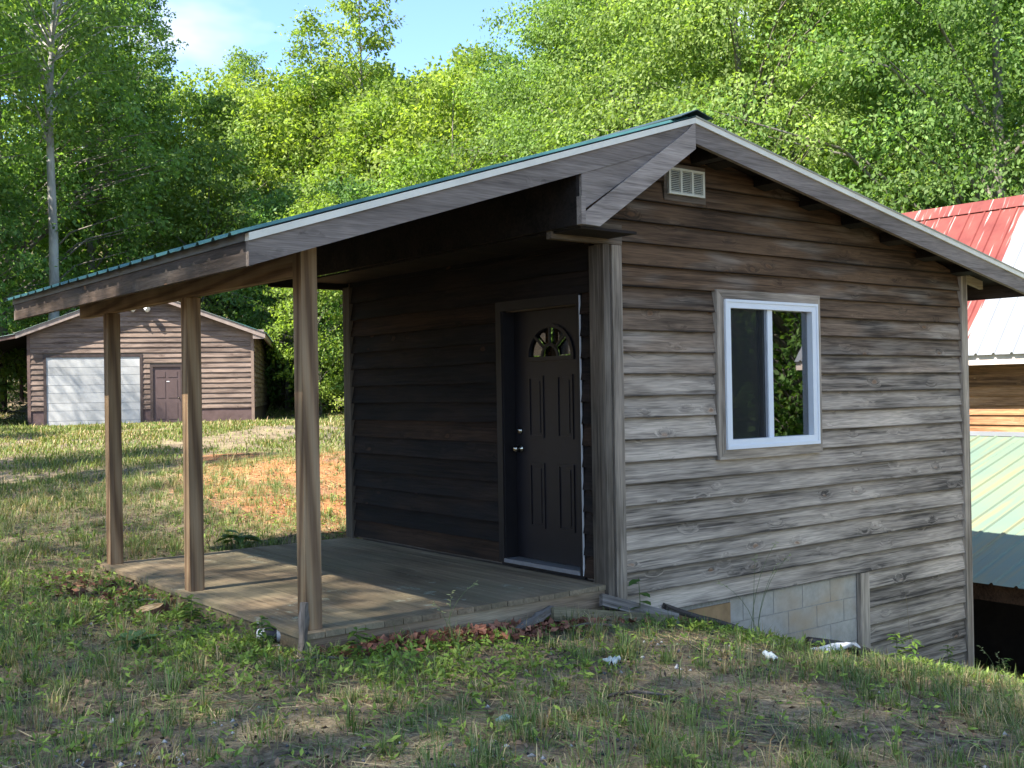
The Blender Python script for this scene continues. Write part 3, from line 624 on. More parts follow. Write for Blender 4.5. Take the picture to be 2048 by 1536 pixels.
MB().prism_xz([(0.02, 0.58), (GW-0.02, 0.58), (GW-0.02, zg(GW)-0.07), (ga, gb-0.07), (0.02, zg(0)-0.07)], 0.0, 0.12).build('sheathing', M['interior'], GF)
for a, b in ((0.0, 0.50), (3.71, 3.95), (5.05, GW)): MB().box(a, b, -0.02, 0.12, -0.4, 0.578).build('footing', M['gfound'], GF)
MB().box(GW-0.09, GW+0.012, -0.05, -0.003, -0.02, zg(GW)-0.1).build('corner_board', plain('tan_corner_trim', (0.25, 0.18, 0.14), 0.7), GF); MB().box(-0.012, 0.09, -0.05, -0.003, 0.2, zg(0)-0.1).build('corner_board', M['gtrim'], GF)
OD = empty('overhead_door', parent=garage)
MB().box(0.50, 0.59, -0.055, -0.003, -0.2, 2.47).build('frame', M['gdark'], OD); MB().box(3.62, 3.71, -0.055, -0.003, -0.2, 2.47).build('frame', M['gdark'], OD); MB().box(0.59, 3.62, -0.055, -0.003, 2.38, 2.47).build('frame', M['gdark'], OD)
zq = -0.05
for i in range(8):
    hq = 0.34 if i % 2 else 0.265
    MB().box(0.59, 3.62, -0.03 if i % 2 else -0.026, -0.003, zq+0.012, zq+hq).build('panel', M['gwhite'], OD); zq += hq
MB().box(0.59, 3.62, -0.018, -0.002, -0.06, 2.38).build('panel_joint', plain('grey_joint', (0.25, 0.27, 0.3), 0.7), OD)
ED = empty('entry_door', parent=garage)
MB().box(3.95, 4.05, -0.055, -0.003, -0.1, 2.10).build('frame', M['gdark'], ED); MB().box(4.96, 5.05, -0.055, -0.003, -0.1, 2.10).build('frame', M['gdark'], ED); MB().box(4.05, 4.96, -0.055, -0.003, 2.02, 2.10).build('frame', M['gdark'], ED)
MB().box(4.05, 4.96, -0.02, -0.002, 0.0, 2.02).build('slab', M['gdoor'], ED); MB().box(3.99, 5.02, -0.10, 0.0, -0.08, 0.0).build('sill', M['block'], ED)
for a, b in ((4.15, 4.45), (4.55, 4.85)):
    for c, d in ((1.66, 1.86), (0.95, 1.58), (0.22, 0.80)): MB().box(a, b, -0.03, -0.0205, c, d).build('panel', M['gdoor'], ED)
MB().box(4.49, 4.59, -0.034, -0.0205, 1.50, 1.53).build('notice', M['vinyl'], ED)
lathe('knob', [(0.03, 0), (0.012, 0.02), (0.03, 0.05), (0.005, 0.07)], M['nickel'], ED, (4.89, -0.02, 0.95), (math.pi/2, 0, 0), 10)
FL = empty('floodlight', parent=garage)
MB().box(3.60, 3.76, -0.10, -0.036, 4.02, 4.14).build('mount', M['black'], FL)
for s in (-1, 1):
    hd = lathe('lamp_head', [(0.05, 0), (0.06, 0.04), (0.075, 0.12), (0.10, 0.22), (0.098, 0.225), (0.02, 0.2)], M['vinyl'], FL, (3.68+s*0.12, -0.12, 4.08), (math.pi/2+0.5, 0, s*0.8), 12)
GS = empty('side_wall', parent=garage)
for k in range(0, 14): lap_board('board', 0.02, GD, 0.02, GD, M['gsiding'], GS, (GW, 0, 0.58+k*ge), math.pi/2, h=0.207, seed=k+3500, col=(0.3, 0.1, 0), seg=6)
sw = MB(); sw.box(GW-0.12, GW-0.001, 0.12, GD, -0.5, zg(GW)-0.08); sw.box(0.001, 0.12, 0.12, GD, -0.5, zg(0)-0.08); sw.box(0.12, GW-0.12, GD-0.12, GD, -0.5, 3.0); sw.build('sheathing', M['gfound'], GS)
GR = empty('roof', parent=garage)
for s, xa, xb in ((-1, -0.3, ga), (1, ga, GW+0.42)):
    MB().prism_xz([(xa, zg(xa)), (xb, zg(xb)), (xb, zg(xb)+0.04), (xa, zg(xa)+0.04)], -0.28, GD+0.3).build('roof_deck', plain('tan_soffit', (0.30, 0.21, 0.13), 0.8), GR)
    MB().prism_xz([(xa, zg(xa)-0.14), (xb, zg(xb)-0.14), (xb, zg(xb)+0.045), (xa, zg(xa)+0.045)], -0.33, -0.285).build('rake_board', plain('faded_rake_paint', (0.34, 0.27, 0.235), 0.7), GR)
    metal_sheets('roof_sheet', xa-0.05, xb+(0.05 if s > 0 else 0), zg, -0.36, GD+0.3, M['green_metal'], 0.23, 0.02, 0.92, GR, 0.05)
MB().box(GW+0.36, GW+0.42, -0.28, GD+0.3, zg(GW+0.42)-0.15, zg(GW+0.42)-0.001).build('fascia', plain('faded_fascia_paint', (0.33, 0.26, 0.22), 0.7), GR)
MB().box(GW, GW+0.38, -0.3, -0.284, zg(GW+0.42)-0.16, zg(GW)).build('soffit_end', plain('faded_end_paint', (0.34, 0.27, 0.235), 0.7), GR)
LT = empty('lean_to', parent=garage)
def zlt(x): return zg(-0.3)-0.02+0.2*(x+0.3)
MB().prism_xz([(-4.4, zlt(-4.4)), (-0.301, zlt(-0.301)), (-0.301, zlt(-0.301)+0.04), (-4.4, zlt(-4.4)+0.04)], -0.2, GD).build('roof_deck', M['rafter'], LT)
MB().prism_xz([(-4.4, zlt(-4.4)-0.1), (-0.302, zlt(-0.302)-0.1), (-0.302, zlt(-0.302)+0.042), (-4.4, zlt(-4.4)+0.042)], -0.245, -0.202).build('rake_board', M['gtrim'], LT)
metal_sheets('roof_sheet', -4.45, -0.28, zlt, -0.27, GD, M['green_metal'], 0.23, 0.02, 0.92, LT, 0.045)
for yy in (0.1, 3.7, 7.2, 10.5, 13.6): MB().box(-3.6, -3.46, yy, yy+0.14, -0.3, zlt(-3.53)-0.12).build('post', M['rafter'], LT)
MB().box(-3.6, -3.46, 0, GD, zlt(-3.53)-0.119, zlt(-3.6)-0.005).build('beam', M['rafter'], LT)

# ================================================================= BARN
barn = tag(empty('barn', (12.0, 3.0, -3.0)), 'downhill barn with faded red and white metal roof and pale green lean-to roof', 'barn')
BY0, BY1 = -7.0, 12.0
def rustred():
    t = NT('faded_red_metal'); a = t.noise(t.obj((1, 1, 1), 3), 2.2, 5, 0.65); b = t.noise(t.obj((0.5, 9, 0.5), 3), 1.4, 3, 0.6)
    c = t.ramp(a, [(0.3, (0.125, 0.022, 0.018)), (0.7, (0.20, 0.048, 0.036))]); c = t.mix(t.ramp(b, [(0.58, 0.0), (0.66, 0.8)]), c, (0.4, 0.35, 0.32)); return t.done(c, 0.55, 0.3)
def palegreen():
    t = NT('pale_green_metal'); a = t.noise(t.obj((0.35, 6, 0.35), 3), 1.2, 4, 0.6); b = t.noise(t.obj((1, 1, 1)), 0.8, 3)
    c = t.ramp(b, [(0.35, (0.13, 0.19, 0.15)), (0.65, (0.165, 0.21, 0.14))]); c = t.mix(t.ramp(a, [(0.52, 0.0), (0.68, 0.55)]), c, (0.25, 0.205, 0.09)); return t.done(c, 0.5, 0.35)
M['red'] = rustred(); M['bwhite'] = plain('white_roof_metal', (0.21, 0.22, 0.24), 0.5, 0.3, 2, 0.1); M['pgreen'] = palegreen()
M['bwood'] = wood('orange_barn_siding', 'X', (0.13, 0.06, 0.03), (0.38, 0.21, 0.12), (0.42, 0.2, 0.09), knot=(0.5, 0.33, 0.18), var=0.25)
def wz(z): return z+3.0
def bx(x): return x-12.0
def zb1(x): return wz(1.987)+1.1955*(x-bx(11.4))
BR_ = empty('main_roof', parent=barn)
YS = BY0
xr = bx(13.71)
yo = -3.0        # children are given in barn coordinates: y world minus 3
def sheets(mat, y0, y1): metal_sheets('roof_sheet', bx(11.34), xr, zb1, y0+yo, y1+yo, mat, 0.30, 0.03, 0.9, BR_, 0.01)
sheets(M['bwhite'], BY0, 3.60); sheets(M['red'], 3.602, BY1)
def zb2(x): return zb1(2*xr-x)
metal_sheets('roof_sheet', xr, xr+2.4, zb2, BY0+yo, BY1+yo, M['red'], 0.30, 0.03, 3.0, BR_, 0.01)
MB().prism_xz([(xr-0.16, zb1(xr-0.16)+0.05), (xr, zb1(xr)+0.06), (xr+0.16, zb1(xr-0.16)+0.05), (xr+0.16, zb1(xr-0.16)+0.058), (xr, zb1(xr)+0.08), (xr-0.16, zb1(xr-0.16)+0.058)], BY0+yo, BY1+yo).build('ridge_cap', M['red'], BR_)
MB().box(bx(11.40), bx(11.44), BY0+yo, BY1+yo, wz(1.765), wz(1.96)).build('fascia', plain('pale_fascia_wood', (0.60, 0.50, 0.44), 0.8, 0.1, 8, 0.25), BR_)
MB().box(bx(11.44), bx(12.0), BY0+yo, BY1+yo, wz(1.78), wz(1.80)).build('soffit', M['rafter'], BR_)
BWL = empty('wall', parent=barn)
for k in range(0, 9): lap_board('board', -(BY1+yo), -(BY0+yo), -(BY1+yo), -(BY0+yo), M['bwood'], BWL, (0, 0, wz(0.62)+k*0.158), -math.pi/2, h=0.188, seed=k+6000, col=(0.7, 0.25 if k > 4 else -0.05, 0), seg=8, wave=0.004)
MB().box(0.0, 0.1, BY0+yo, BY1+yo, -1.0, wz(1.9)).build('sheathing', M['interior'], BWL); MB().box(3.3, 3.4, BY0+yo, BY1+yo, -1.0, wz(1.9)).build('sheathing', M['interior'], BWL)
for yy in (BY0+yo, BY1+yo-0.1): MB().prism_xz([(0.0, -1.0), (3.3, -1.0), (3.3, wz(2.0)), (xr, zb1(xr)-0.1), (0.0, wz(2.0))], yy, yy+0.1).build('gable_wall', M['bwood'], BWL)
MB().box(-0.06, -0.0, BY0+yo, BY1+yo, wz(0.585), wz(0.66)).build('flashing', M['bwhite'], BWL)
GRF = empty('lean_to', parent=barn)
def zgr(x): return wz(0.59)+0.283*x
metal_sheets('roof_sheet', bx(6.72), 0.0, zgr, BY0+yo, BY1+yo, M['pgreen'], 0.30, 0.022, 0.9, GRF, 0.0)
MB().prism_xz([(bx(6.85), zgr(bx(6.85))-0.05), (-0.02, zgr(-0.02)-0.05), (-0.02, zgr(-0.02)-0.012), (bx(6.85), zgr(bx(6.85))-0.012)], BY0+yo+0.1, BY1+yo-0.1).build('roof_deck', M['rafter'], GRF)
MB().box(bx(7.15), bx(7.20), BY0+yo+0.2, BY1+yo-0.2, zgr(bx(7.2))-0.42, zgr(bx(7.2))-0.18).build('beam', M['bwood'], GRF).color = (0.3, 0.6, 0, 1)
for yy in np.arange(-2.1, 6.0, 1.22): MB().prism_xz([(bx(6.86), zgr(bx(6.86))-0.16), (bx(8.5), zgr(bx(8.5))-0.16), (bx(8.5), zgr(bx(8.5))-0.052), (bx(6.86), zgr(bx(6.86))-0.052)], yy-2.05, yy-2.01).build('rafter', M['bwood'], GRF)
for yy in np.arange(-9.0, 8.9, 2.9): MB().box(bx(7.201), bx(7.33), yy, yy+0.13, -1.2, zgr(bx(7.2))-0.08).build('post', M['rafter'], GRF)
MB().box(bx(11.0), bx(11.1), BY0+yo, BY1+yo, -1.0, zgr(bx(11.0))-0.06).build('back_wall', plain('old_dark_boards', (0.05, 0.038, 0.03), 0.9), GRF)

# ================================================================= TREES
rng = np.random.default_rng(11)
def unit(v): return v/np.maximum(np.linalg.norm(v, axis=-1, keepdims=True), 1e-9)
def leaf_quads(P, out, size, rg, pal, droop=0.55, up=0.5, width=0.55):
    n = len(P)
    a = unit(rg.normal(size=(n, 3))*0.65 + out*0.55 + np.array([0, 0, -droop]))
    nn = unit(rg.normal(size=(n, 3))*0.8 + np.array([0, 0, up]) + out*0.3); s = unit(np.cross(a, nn)); nn = np.cross(s, a)
    l = (size*rg.uniform(0.65, 1.3, n))[:, None]; wd = l*width*0.5
    V = np.stack([P, P+a*l*0.45+s*wd+nn*l*0.06, P+a*l, P+a*l*0.45-s*wd+nn*l*0.06], 1).reshape(-1, 3)
    F = np.arange(n*4).reshape(n, 4)
    t = rg.uniform(0, 1, n)[:, None]; c = np.array(pal[0])*(1-t)+np.array(pal[1])*t; c = c*rg.uniform(0.72, 1.25, n)[:, None]
    return V, F, np.repeat(c, 4, 0)
PAL = {'oak': ((0.12, 0.205, 0.05), (0.23, 0.335, 0.095)), 'poplar': ((0.12, 0.20, 0.042), (0.24, 0.325, 0.07)), 'deep': ((0.085, 0.165, 0.05), (0.175, 0.275, 0.075)), 'yellow': ((0.16, 0.24, 0.045), (0.27, 0.355, 0.075))}
def make_tree(seed, H, z0, Rc, ncl, per, leaf, kind, pal, rc=0.62, trunk_r=0.2, lean=0.03, droop=0.55):
    rg = np.random.default_rng(seed); rr = random.Random(seed)
    tx, ty = rr.uniform(-lean, lean), rr.uniform(-lean, lean); ph = rr.uniform(0, 6)
    def axis(z): return np.array([tx*z+0.10*math.sin(z*0.45+ph), ty*z+0.10*math.cos(z*0.37+ph), z])
    h = rg.uniform(0.0, 1.0, ncl)
    if kind == 'broad': prof = np.sin(np.pi*(0.16+0.78*h))**0.75
    elif kind == 'tall': prof = np.sin(np.pi*(0.10+0.84*h))**0.6*(1-0.35*h)
    elif kind == 'column': prof = 0.55+0.45*np.sin(np.pi*h)*(1-0.4*h)
    else: prof = np.sqrt(np.clip(1.05-h**1.6, 0.05, 1))
    ang = rg.uniform(0, 2*np.pi, ncl); rad = Rc*prof*np.sqrt(rg.uniform(0.12, 1.0, ncl))*rg.uniform(0.82, 1.18, ncl)*(1+0.22*np.sin(ang*3+ph)+0.12*np.sin(ang*5+h*7))
    cz = z0+h*(H-z0); cen = np.array([axis(z) for z in cz])+np.stack([rad*np.cos(ang), rad*np.sin(ang), rg.normal(0, 0.15, ncl)], 1)
    out = unit(np.stack([np.cos(ang), np.sin(ang), np.full(ncl, 0.25)], 1))
    idx = np.repeat(np.arange(ncl), per); csz = rg.uniform(0.6, 1.35, ncl)*rc
    off = rg.normal(size=(len(idx), 3)); off = unit(off)*(rg.uniform(0, 1, len(idx))**0.5)[:, None]
    P = cen[idx]+off*csz[idx][:, None]*np.array([1.15, 1.15, 0.62]); P[:, 2] -= 0.22*np.abs(off[:, 0]*off[:, 1])*csz[idx]
    V, F, c = leaf_quads(P, unit(out[idx]*0.7+off*0.6), leaf, rg, PAL[pal], droop)
    cl = np.repeat(rg.uniform(0.7, 1.2, ncl)[idx], 4)[:, None]; crown = npmesh('crown', V, [F], c*cl)
    mb = MB(); n = 10; zs = [H*0.97*i/n for i in range(n+1)]
    mb.tube([tuple(axis(z)-np.array([0, 0, 0.35 if z == 0 else 0])) for z in zs], [trunk_r*(1.25 if i == 0 else 1)*(1-0.93*(i/n)**0.9) for i in range(n+1)], 9)
    order = np.argsort(-rad)[:min(max(14, ncl//5), 70)]
    for i in order:
        zb = max(z0*0.6, cz[i]-0.5*rad[i]-0.4); b = axis(zb); e = cen[i]; m = b*0.45+e*0.55+np.array([0, 0, 0.16*rad[i]]); r0 = max(0.018, trunk_r*0.34*(1-0.75*zb/H))
        mb.tube([tuple(b), tuple(b*0.75+m*0.25+np.array([0, 0, 0.02])), tuple(m), tuple(e)], [r0, r0*0.8, r0*0.5, 0.008], 5, cap=False)
    trunk = pymesh('trunk', mb.v, mb.f, True)
    return trunk, crown
def barkmat(name, d, l):
    t = NT(name); n = t.noise(t.obj((6, 6, 1.4), 7), 2.0, 5, 0.7); b = t.noise(t.obj((1, 1, 0.6), 3), 1.2, 3)
    c = t.mix(t.ramp(b, [(0.4, 0.0), (0.65, 0.7)]), t.ramp(n, [(0.3, d), (0.7, l)]), [1.4*q for q in l]); t.bump(n, 0.6, 0.03); return t.done(c, 0.9, 0.1)
M['bark'] = barkmat('grey_bark', (0.07, 0.06, 0.05), (0.2, 0.18, 0.155)); M['pale_bark'] = barkmat('pale_bark', (0.16, 0.15, 0.135), (0.36, 0.34, 0.31))
M['leaf'] = leafmat('leaves', 0.52, gain=1.12)
PR = {
 'oak1': make_tree(1, 15, 3.0, 4.7, 430, 62, 0.21, 'broad', 'oak', 0.72, 0.24), 'oak2': make_tree(2, 13.5, 2.2, 4.4, 400, 60, 0.20, 'broad', 'yellow', 0.7, 0.2),
 'pop1': make_tree(3, 22, 7.0, 3.3, 380, 52, 0.21, 'tall', 'poplar', 0.68, 0.22, 0.02), 'pop2': make_tree(4, 24, 10.5, 3.0, 330, 52, 0.21, 'tall', 'deep', 0.66, 0.24, 0.03),
 'sl1': make_tree(5, 10.5, 1.2, 2.7, 260, 50, 0.17, 'broad', 'yellow', 0.55, 0.10), 'sl2': make_tree(6, 9.5, 0.8, 2.9, 260, 50, 0.18, 'broad', 'deep', 0.58, 0.11),
 'col': make_tree(8, 21, 5.0, 1.9, 250, 40, 0.22, 'column', 'poplar', 0.60, 0.17, 0.03), 'shrub': make_tree(9, 3.2, 0.25, 1.7, 120, 46, 0.13, 'bush', 'deep', 0.42, 0.05),
 'thin': make_tree(14, 22, 7.5, 3.7, 330, 24, 0.15, 'tall', 'poplar', 0.95, 0.2),
 'hero': make_tree(10, 17.5, 2.0, 6.2, 560, 290, 0.135, 'broad', 'oak', 1.0, 0.36, 0.02, 0.85), 'hero2': make_tree(12, 16.5, 2.4, 5.6, 500, 285, 0.13, 'broad', 'oak', 0.98, 0.3, 0.03, 0.8),
}
def tree(kind, x, y, s=1.0, rz=None, label='', group=None, name='tree', bark='bark', cat='tree', sink=0.1, sz=None):
    tr, cr = PR[kind]; e = empty(name, (x, y, gz1(x, y)-sink*s), rnd.uniform(0, 6.28) if rz is None else rz); e.scale = (s, s, sz or s)
    tag(e, label, cat, group)
    o = bpy.data.objects.new('trunk', tr); COL.objects.link(o); o.parent = e
    if len(tr.materials) == 0: tr.materials.append(M[bark])
    o2 = bpy.data.objects.new('crown', cr); COL.objects.link(o2); o2.parent = e
    if len(cr.materials) == 0: cr.materials.append(M['leaf'])
    return e
PR['pop2'][0].materials.append(M['pale_bark'])
KL = {'oak1': 'dense round mid green tree', 'oak2': 'round yellow green tree', 'pop1': 'tall narrow green tree', 'pop2': 'tall pale trunked tree', 'sl1': 'slim yellow green tree', 'sl2': 'slim dark green tree', 'thin': 'tall thinly leaved tree', 'col': 'slender column shaped tree', 'hero': 'huge spreading tree', 'hero2': 'big spreading tree'}
# big trees right behind the barn and the cabin
for (az, d, k, s, lab) in [(62.0, 33, 'hero', 1.05, 'huge leafy oak rising right behind the red barn roof'), (50.0, 35, 'hero2', 1.08, 'big sunlit spreading tree behind the peak of the cabin roof'), (43.6, 41, 'hero', 0.98, 'broad bright tree behind the porch roof, beside the patch of open sky'), (56.5, 46, 'hero2', 1.15, 'tall leafy tree standing between and behind the two biggest crowns'), (68.5, 40, 'hero2', 1.1, 'spreading tree at the far end of the barn')]:
    tree(k, *bearing(az, d), s=s, label=lab, name='broadleaf_tree')
for (az, d, k, s) in [(44, 58, 'oak1', 1.35), (48, 62, 'oak2', 1.5), (53, 60, 'oak1', 1.4), (58.5, 62, 'oak2', 1.5), (63, 56, 'oak1', 1.4)]:
    tree(k, *bearing(az, d), s=s, label=KL[k]+' deep in the wood beyond the barn', group='trees beyond the barn', name='woodland_tree')
# tall woodland left, behind the garage and its lean-to
tree('pop2', *bearing(15.4, 47), s=1.08, label='tall pale straight trunk tree rising beside the garage lean-to', name='poplar_tree')
for (az, d, k, s) in [(10.5, 44, 'pop1', 1.0), (13.2, 52, 'oak1', 1.25), (17.4, 54, 'pop1', 1.02), (19.0, 62, 'pop2', 0.95), (11.5, 60, 'pop2', 1.1), (16.2, 66, 'oak1', 1.35), (20.2, 69, 'pop1', 0.78), (14.6, 56, 'sl2', 1.2), (12.2, 47, 'sl2', 1.1), (18.4, 58, 'sl2', 1.3)]:
    tree(k, *bearing(az, d), s=s, label=KL[k]+' behind the garage lean-to', group='tall trees behind the lean-to', name='woodland_tree')
# sunlit wood above the garage roof
for (az, d, k, s) in [(21.4, 66, 'oak2', 1.12), (22.8, 70, 'oak2', 1.20), (24.0, 63, 'oak1', 1.0), (25.6, 72, 'oak2', 1.20), (26.8, 60, 'sl1', 1.5), (28.4, 68, 'oak1', 1.10), (30.2, 62, 'oak2', 1.20), (33.0, 66, 'oak1', 1.06), (34.6, 60, 'oak2', 1.18), (36.8, 66, 'oak1', 1.16), (38.6, 58, 'oak2', 1.12), (22.6, 56, 'sl2', 1.3), (31.8, 55, 'sl1', 1.4), (35.6, 52, 'sl1', 1.5), (24.6, 76, 'pop1', 0.84), (36.0, 76, 'pop1', 0.82), (29.4, 74, 'oak1', 1.15), (32.2, 76, 'oak2', 1.25), (40.5, 66, 'oak1', 1.15)]:
    tree(k, *bearing(az, d), s=s, label=KL[k]+' on the wooded slope above the garage roof', group='trees on the wooded slope', name='woodland_tree')
tree('col', *bearing(31.2, 58), s=1.08, label='slender tall tree poking highest into the blue sky', name='poplar_tree')
tree('col', *bearing(28.3, 60), s=0.93, label='thin leaning tree top with open branches against the sky', name='poplar_tree')
# edge trees and undergrowth right of the garage
for (az, d, k, s) in [(26.6, 50, 'sl2', 1.0), (28.2, 46, 'sl1', 0.85), (29.8, 50, 'sl2', 1.05), (31.5, 47, 'sl2', 0.95), (33.5, 44, 'sl1', 1.0), (27.6, 57, 'sl2', 1.1), (23.5, 58, 'sl2', 1.0)]:
    tree(k, *bearing(az, d), s=s, label=('yellow green' if k == 'sl1' else 'dark green')+' young tree at the wood edge right of the garage', group='young trees at the wood edge', name='young_tree')
for (az, d, s) in [(27.2, 52, 1.2), (28.6, 50, 1.0), (30.2, 46, 1.2), (31.8, 50, 1.4), (26.2, 56, 1.3), (29.3, 55, 1.5), (33.5, 48, 1.5), (14.5, 62, 1.6), (13.4, 58, 1.5), (16.0, 60, 1.5), (36, 46, 1.6), (40, 44, 1.6), (45, 42, 1.6), (52, 44, 1.6), (60, 44, 1.7)]:
    tree('shrub', *bearing(az, d), s=s, label='dark leafy bush in the shade under the wood edge', group='bushes under the wood edge', name='shrub', cat='shrub')
# trees out to the left that shade the yard, and those the window mirrors
for (x, y, k, s) in [(-16.0, -11.0, 'thin', 1.0), (-18.0, -6.5, 'thin', 1.08), (-15.5, -3.4, 'thin', 0.98), (-18.5, -0.6, 'thin', 1.1), (-16.0, 2.6, 'thin', 1.0), (-21.0, -3.5, 'thin', 1.2), (-20.5, 2.2, 'thin', 1.2), (-19.0, 5.5, 'thin', 1.0), (-20.0, -1.6, 'thin', 1.25), (-12.5, 11.4, 'col', 0.9), (-13.5, 8.2, 'thin', 0.72), (-12.0, 14.6, 'col', 0.85), (-13.0, 21.5, 'col', 0.85), (-16.0, 18.0, 'pop1', 0.85), (-12.0, 26.0, 'oak1', 0.95), (-6.5, 37.0, 'oak1', 1.0), (-16, 33, 'pop1', 1.0), (-3.6, 31.2, 'thin', 0.7)]:
    tree(k, x, y, s, label=KL[k]+' out on the sunny side of the porch', group='shade trees left of the cabin', name='shade_tree')
for (x, y, k, s) in [(19, -12.5, 'oak1', 0.95), (22, -16.5, 'oak2', 1.1), (26, -14, 'oak1', 1.1), (20, -20, 'oak1', 1.0), (30, -20, 'hero', 1.0), (29, -9, 'oak2', 1.1), (17, -16, 'sl1', 1.0), (33, -13, 'oak1', 1.2), (8, -24, 'oak2', 1.0)]:
    tree(k, x, y, s, label=KL[k]+' downhill across from the cabin window', group='trees downhill from the window', name='downhill_tree')
for (x, y, s) in [(16, -11, 1.3), (18, -14, 1.5), (20, -17, 1.4), (22, -12, 1.6), (24, -19, 1.6)]:
    tree('shrub', x, y, s, label='bush downhill across from the cabin window', group='bushes downhill from the window', name='shrub', cat='shrub')
def far_wood():
    rg = np.random.default_rng(77); Vs = []; Fs = []; Cs = []; n0 = 0
    for i in range(150):
        az = rg.uniform(-8, 84); d = rg.uniform(80, 135)
        x, y = bearing(az, d); g = gz1(x, y); Hh = rg.uniform(9, 14); rr_ = rg.uniform(3, 4.5); m = 620
        u = unit(rg.normal(size=(m, 3))); cl = unit(rg.normal(size=(26, 3))); u = unit(cl[rg.integers(0, 26, m)]+0.35*u)
        P = np.array([x, y, g+Hh*0.55])+u*np.array([rr_, rr_, Hh*0.5])*rg.uniform(0.7, 1.05, m)[:, None]
        V, F, c = leaf_quads(P, u, 0.55, rg, PAL['oak' if i % 3 else 'yellow'], 0.4); Vs.append(V); Fs.append(F+n0); Cs.append(c); n0 += len(V)
    o = link('far_wood', npmesh('far_wood', np.concatenate(Vs), [np.concatenate(Fs)], np.concatenate(Cs)), M['leaf'])
    tag(o, 'distant wooded hillside behind the nearer trees', 'forest', kind='stuff')
far_wood()

# ================================================================= GROUND COVER
def blocked(x, y):
    """under the buildings and the deck"""
    a = (x > -2.57) & (x < 5.07) & (y > -0.05) & (y < 3.87)
    dx, dy = x-gor.x, y-gor.y; lx = dx*math.cos(GA)-dy*math.sin(GA); ly = dx*math.sin(GA)+dy*math.cos(GA)
    b = (lx > -0.05) & (lx < GW+0.05) & (ly > -0.05) & (ly < GD); c = (x > 11.9) & (x < 15.4) & (y > -7) & (y < 12)
    return a | b | c
def in_view(x, y, m=4.0):
    az = np.degrees(np.arctan2(x-CAM[0], y-CAM[1])); d = np.hypot(x-CAM[0], y-CAM[1])
    return (az > 13.2-m-25/np.maximum(d, 1)) & (az < 63.1+m+25/np.maximum(d, 1)) & (d > 2.6)
def blade_mesh(name, x, y, h, wd, az, lean, col, z=None, tipcol=None):
    n = len(x); z = gz(x, y)-0.006 if z is None else z
    d = np.stack([np.cos(az), np.sin(az), np.zeros(n)], 1); s = np.stack([-np.sin(az), np.cos(az), np.zeros(n)], 1)
    P = np.stack([x, y, z], 1); up = np.array([0, 0, 1.0]); h = h[:, None]; wd = wd[:, None]; lean = lean[:, None]
    mid = P+d*h*lean*0.35+up*h*0.58*np.sqrt(np.clip(1-(0.35*lean)**2, 0.05, 1)); tip = P+d*h*lean+up*h*np.clip(1-0.55*lean**2, 0.06, 1)
    V = np.stack([P-s*wd, P+s*wd, mid-s*wd*0.8, mid+s*wd*0.8, tip], 1).reshape(-1, 3)
    b = np.arange(n)*5; Q = np.stack([b, b+1, b+3, b+2], 1); T = np.stack([b+2, b+3, b+4], 1)
    c = np.repeat(col, 5, 0)
    if tipcol is not None: c = c.reshape(n, 5, 3); c[:, 4] = tipcol; c = c.reshape(-1, 3)
    return npmesh(name, V, [Q, T], c)
GREEN = np.array([(0.10, 0.16, 0.05), (0.14, 0.21, 0.06), (0.18, 0.25, 0.07), (0.23, 0.27, 0.11)]); STRAW = np.array([(0.40, 0.30, 0.15), (0.48, 0.38, 0.21), (0.28, 0.19, 0.095), (0.36, 0.30, 0.17)])
def pick(pal, n, rg): c = pal[rg.integers(0, len(pal), n)]; return c*rg.uniform(0.75, 1.25, n)[:, None]
M['grass'] = leafmat('grass_blades', 0.25, 0.6); M['dry'] = colmat('dry_plant', 0.85)
def sample(n, x0, x1, y0, y1, rg, dens=None):
    x = rg.uniform(x0, x1, n); y = rg.uniform(y0, y1, n); k = ~blocked(x, y) & in_view(x, y) & ~((np.hypot((x-1.45)/1.2, y+1.3) < 0.46) & (rg.uniform(0, 1, n) < 0.8))
    if dens is not None: k &= rg.uniform(0, 1, n) < dens(x, y)
    return x[k], y[k]
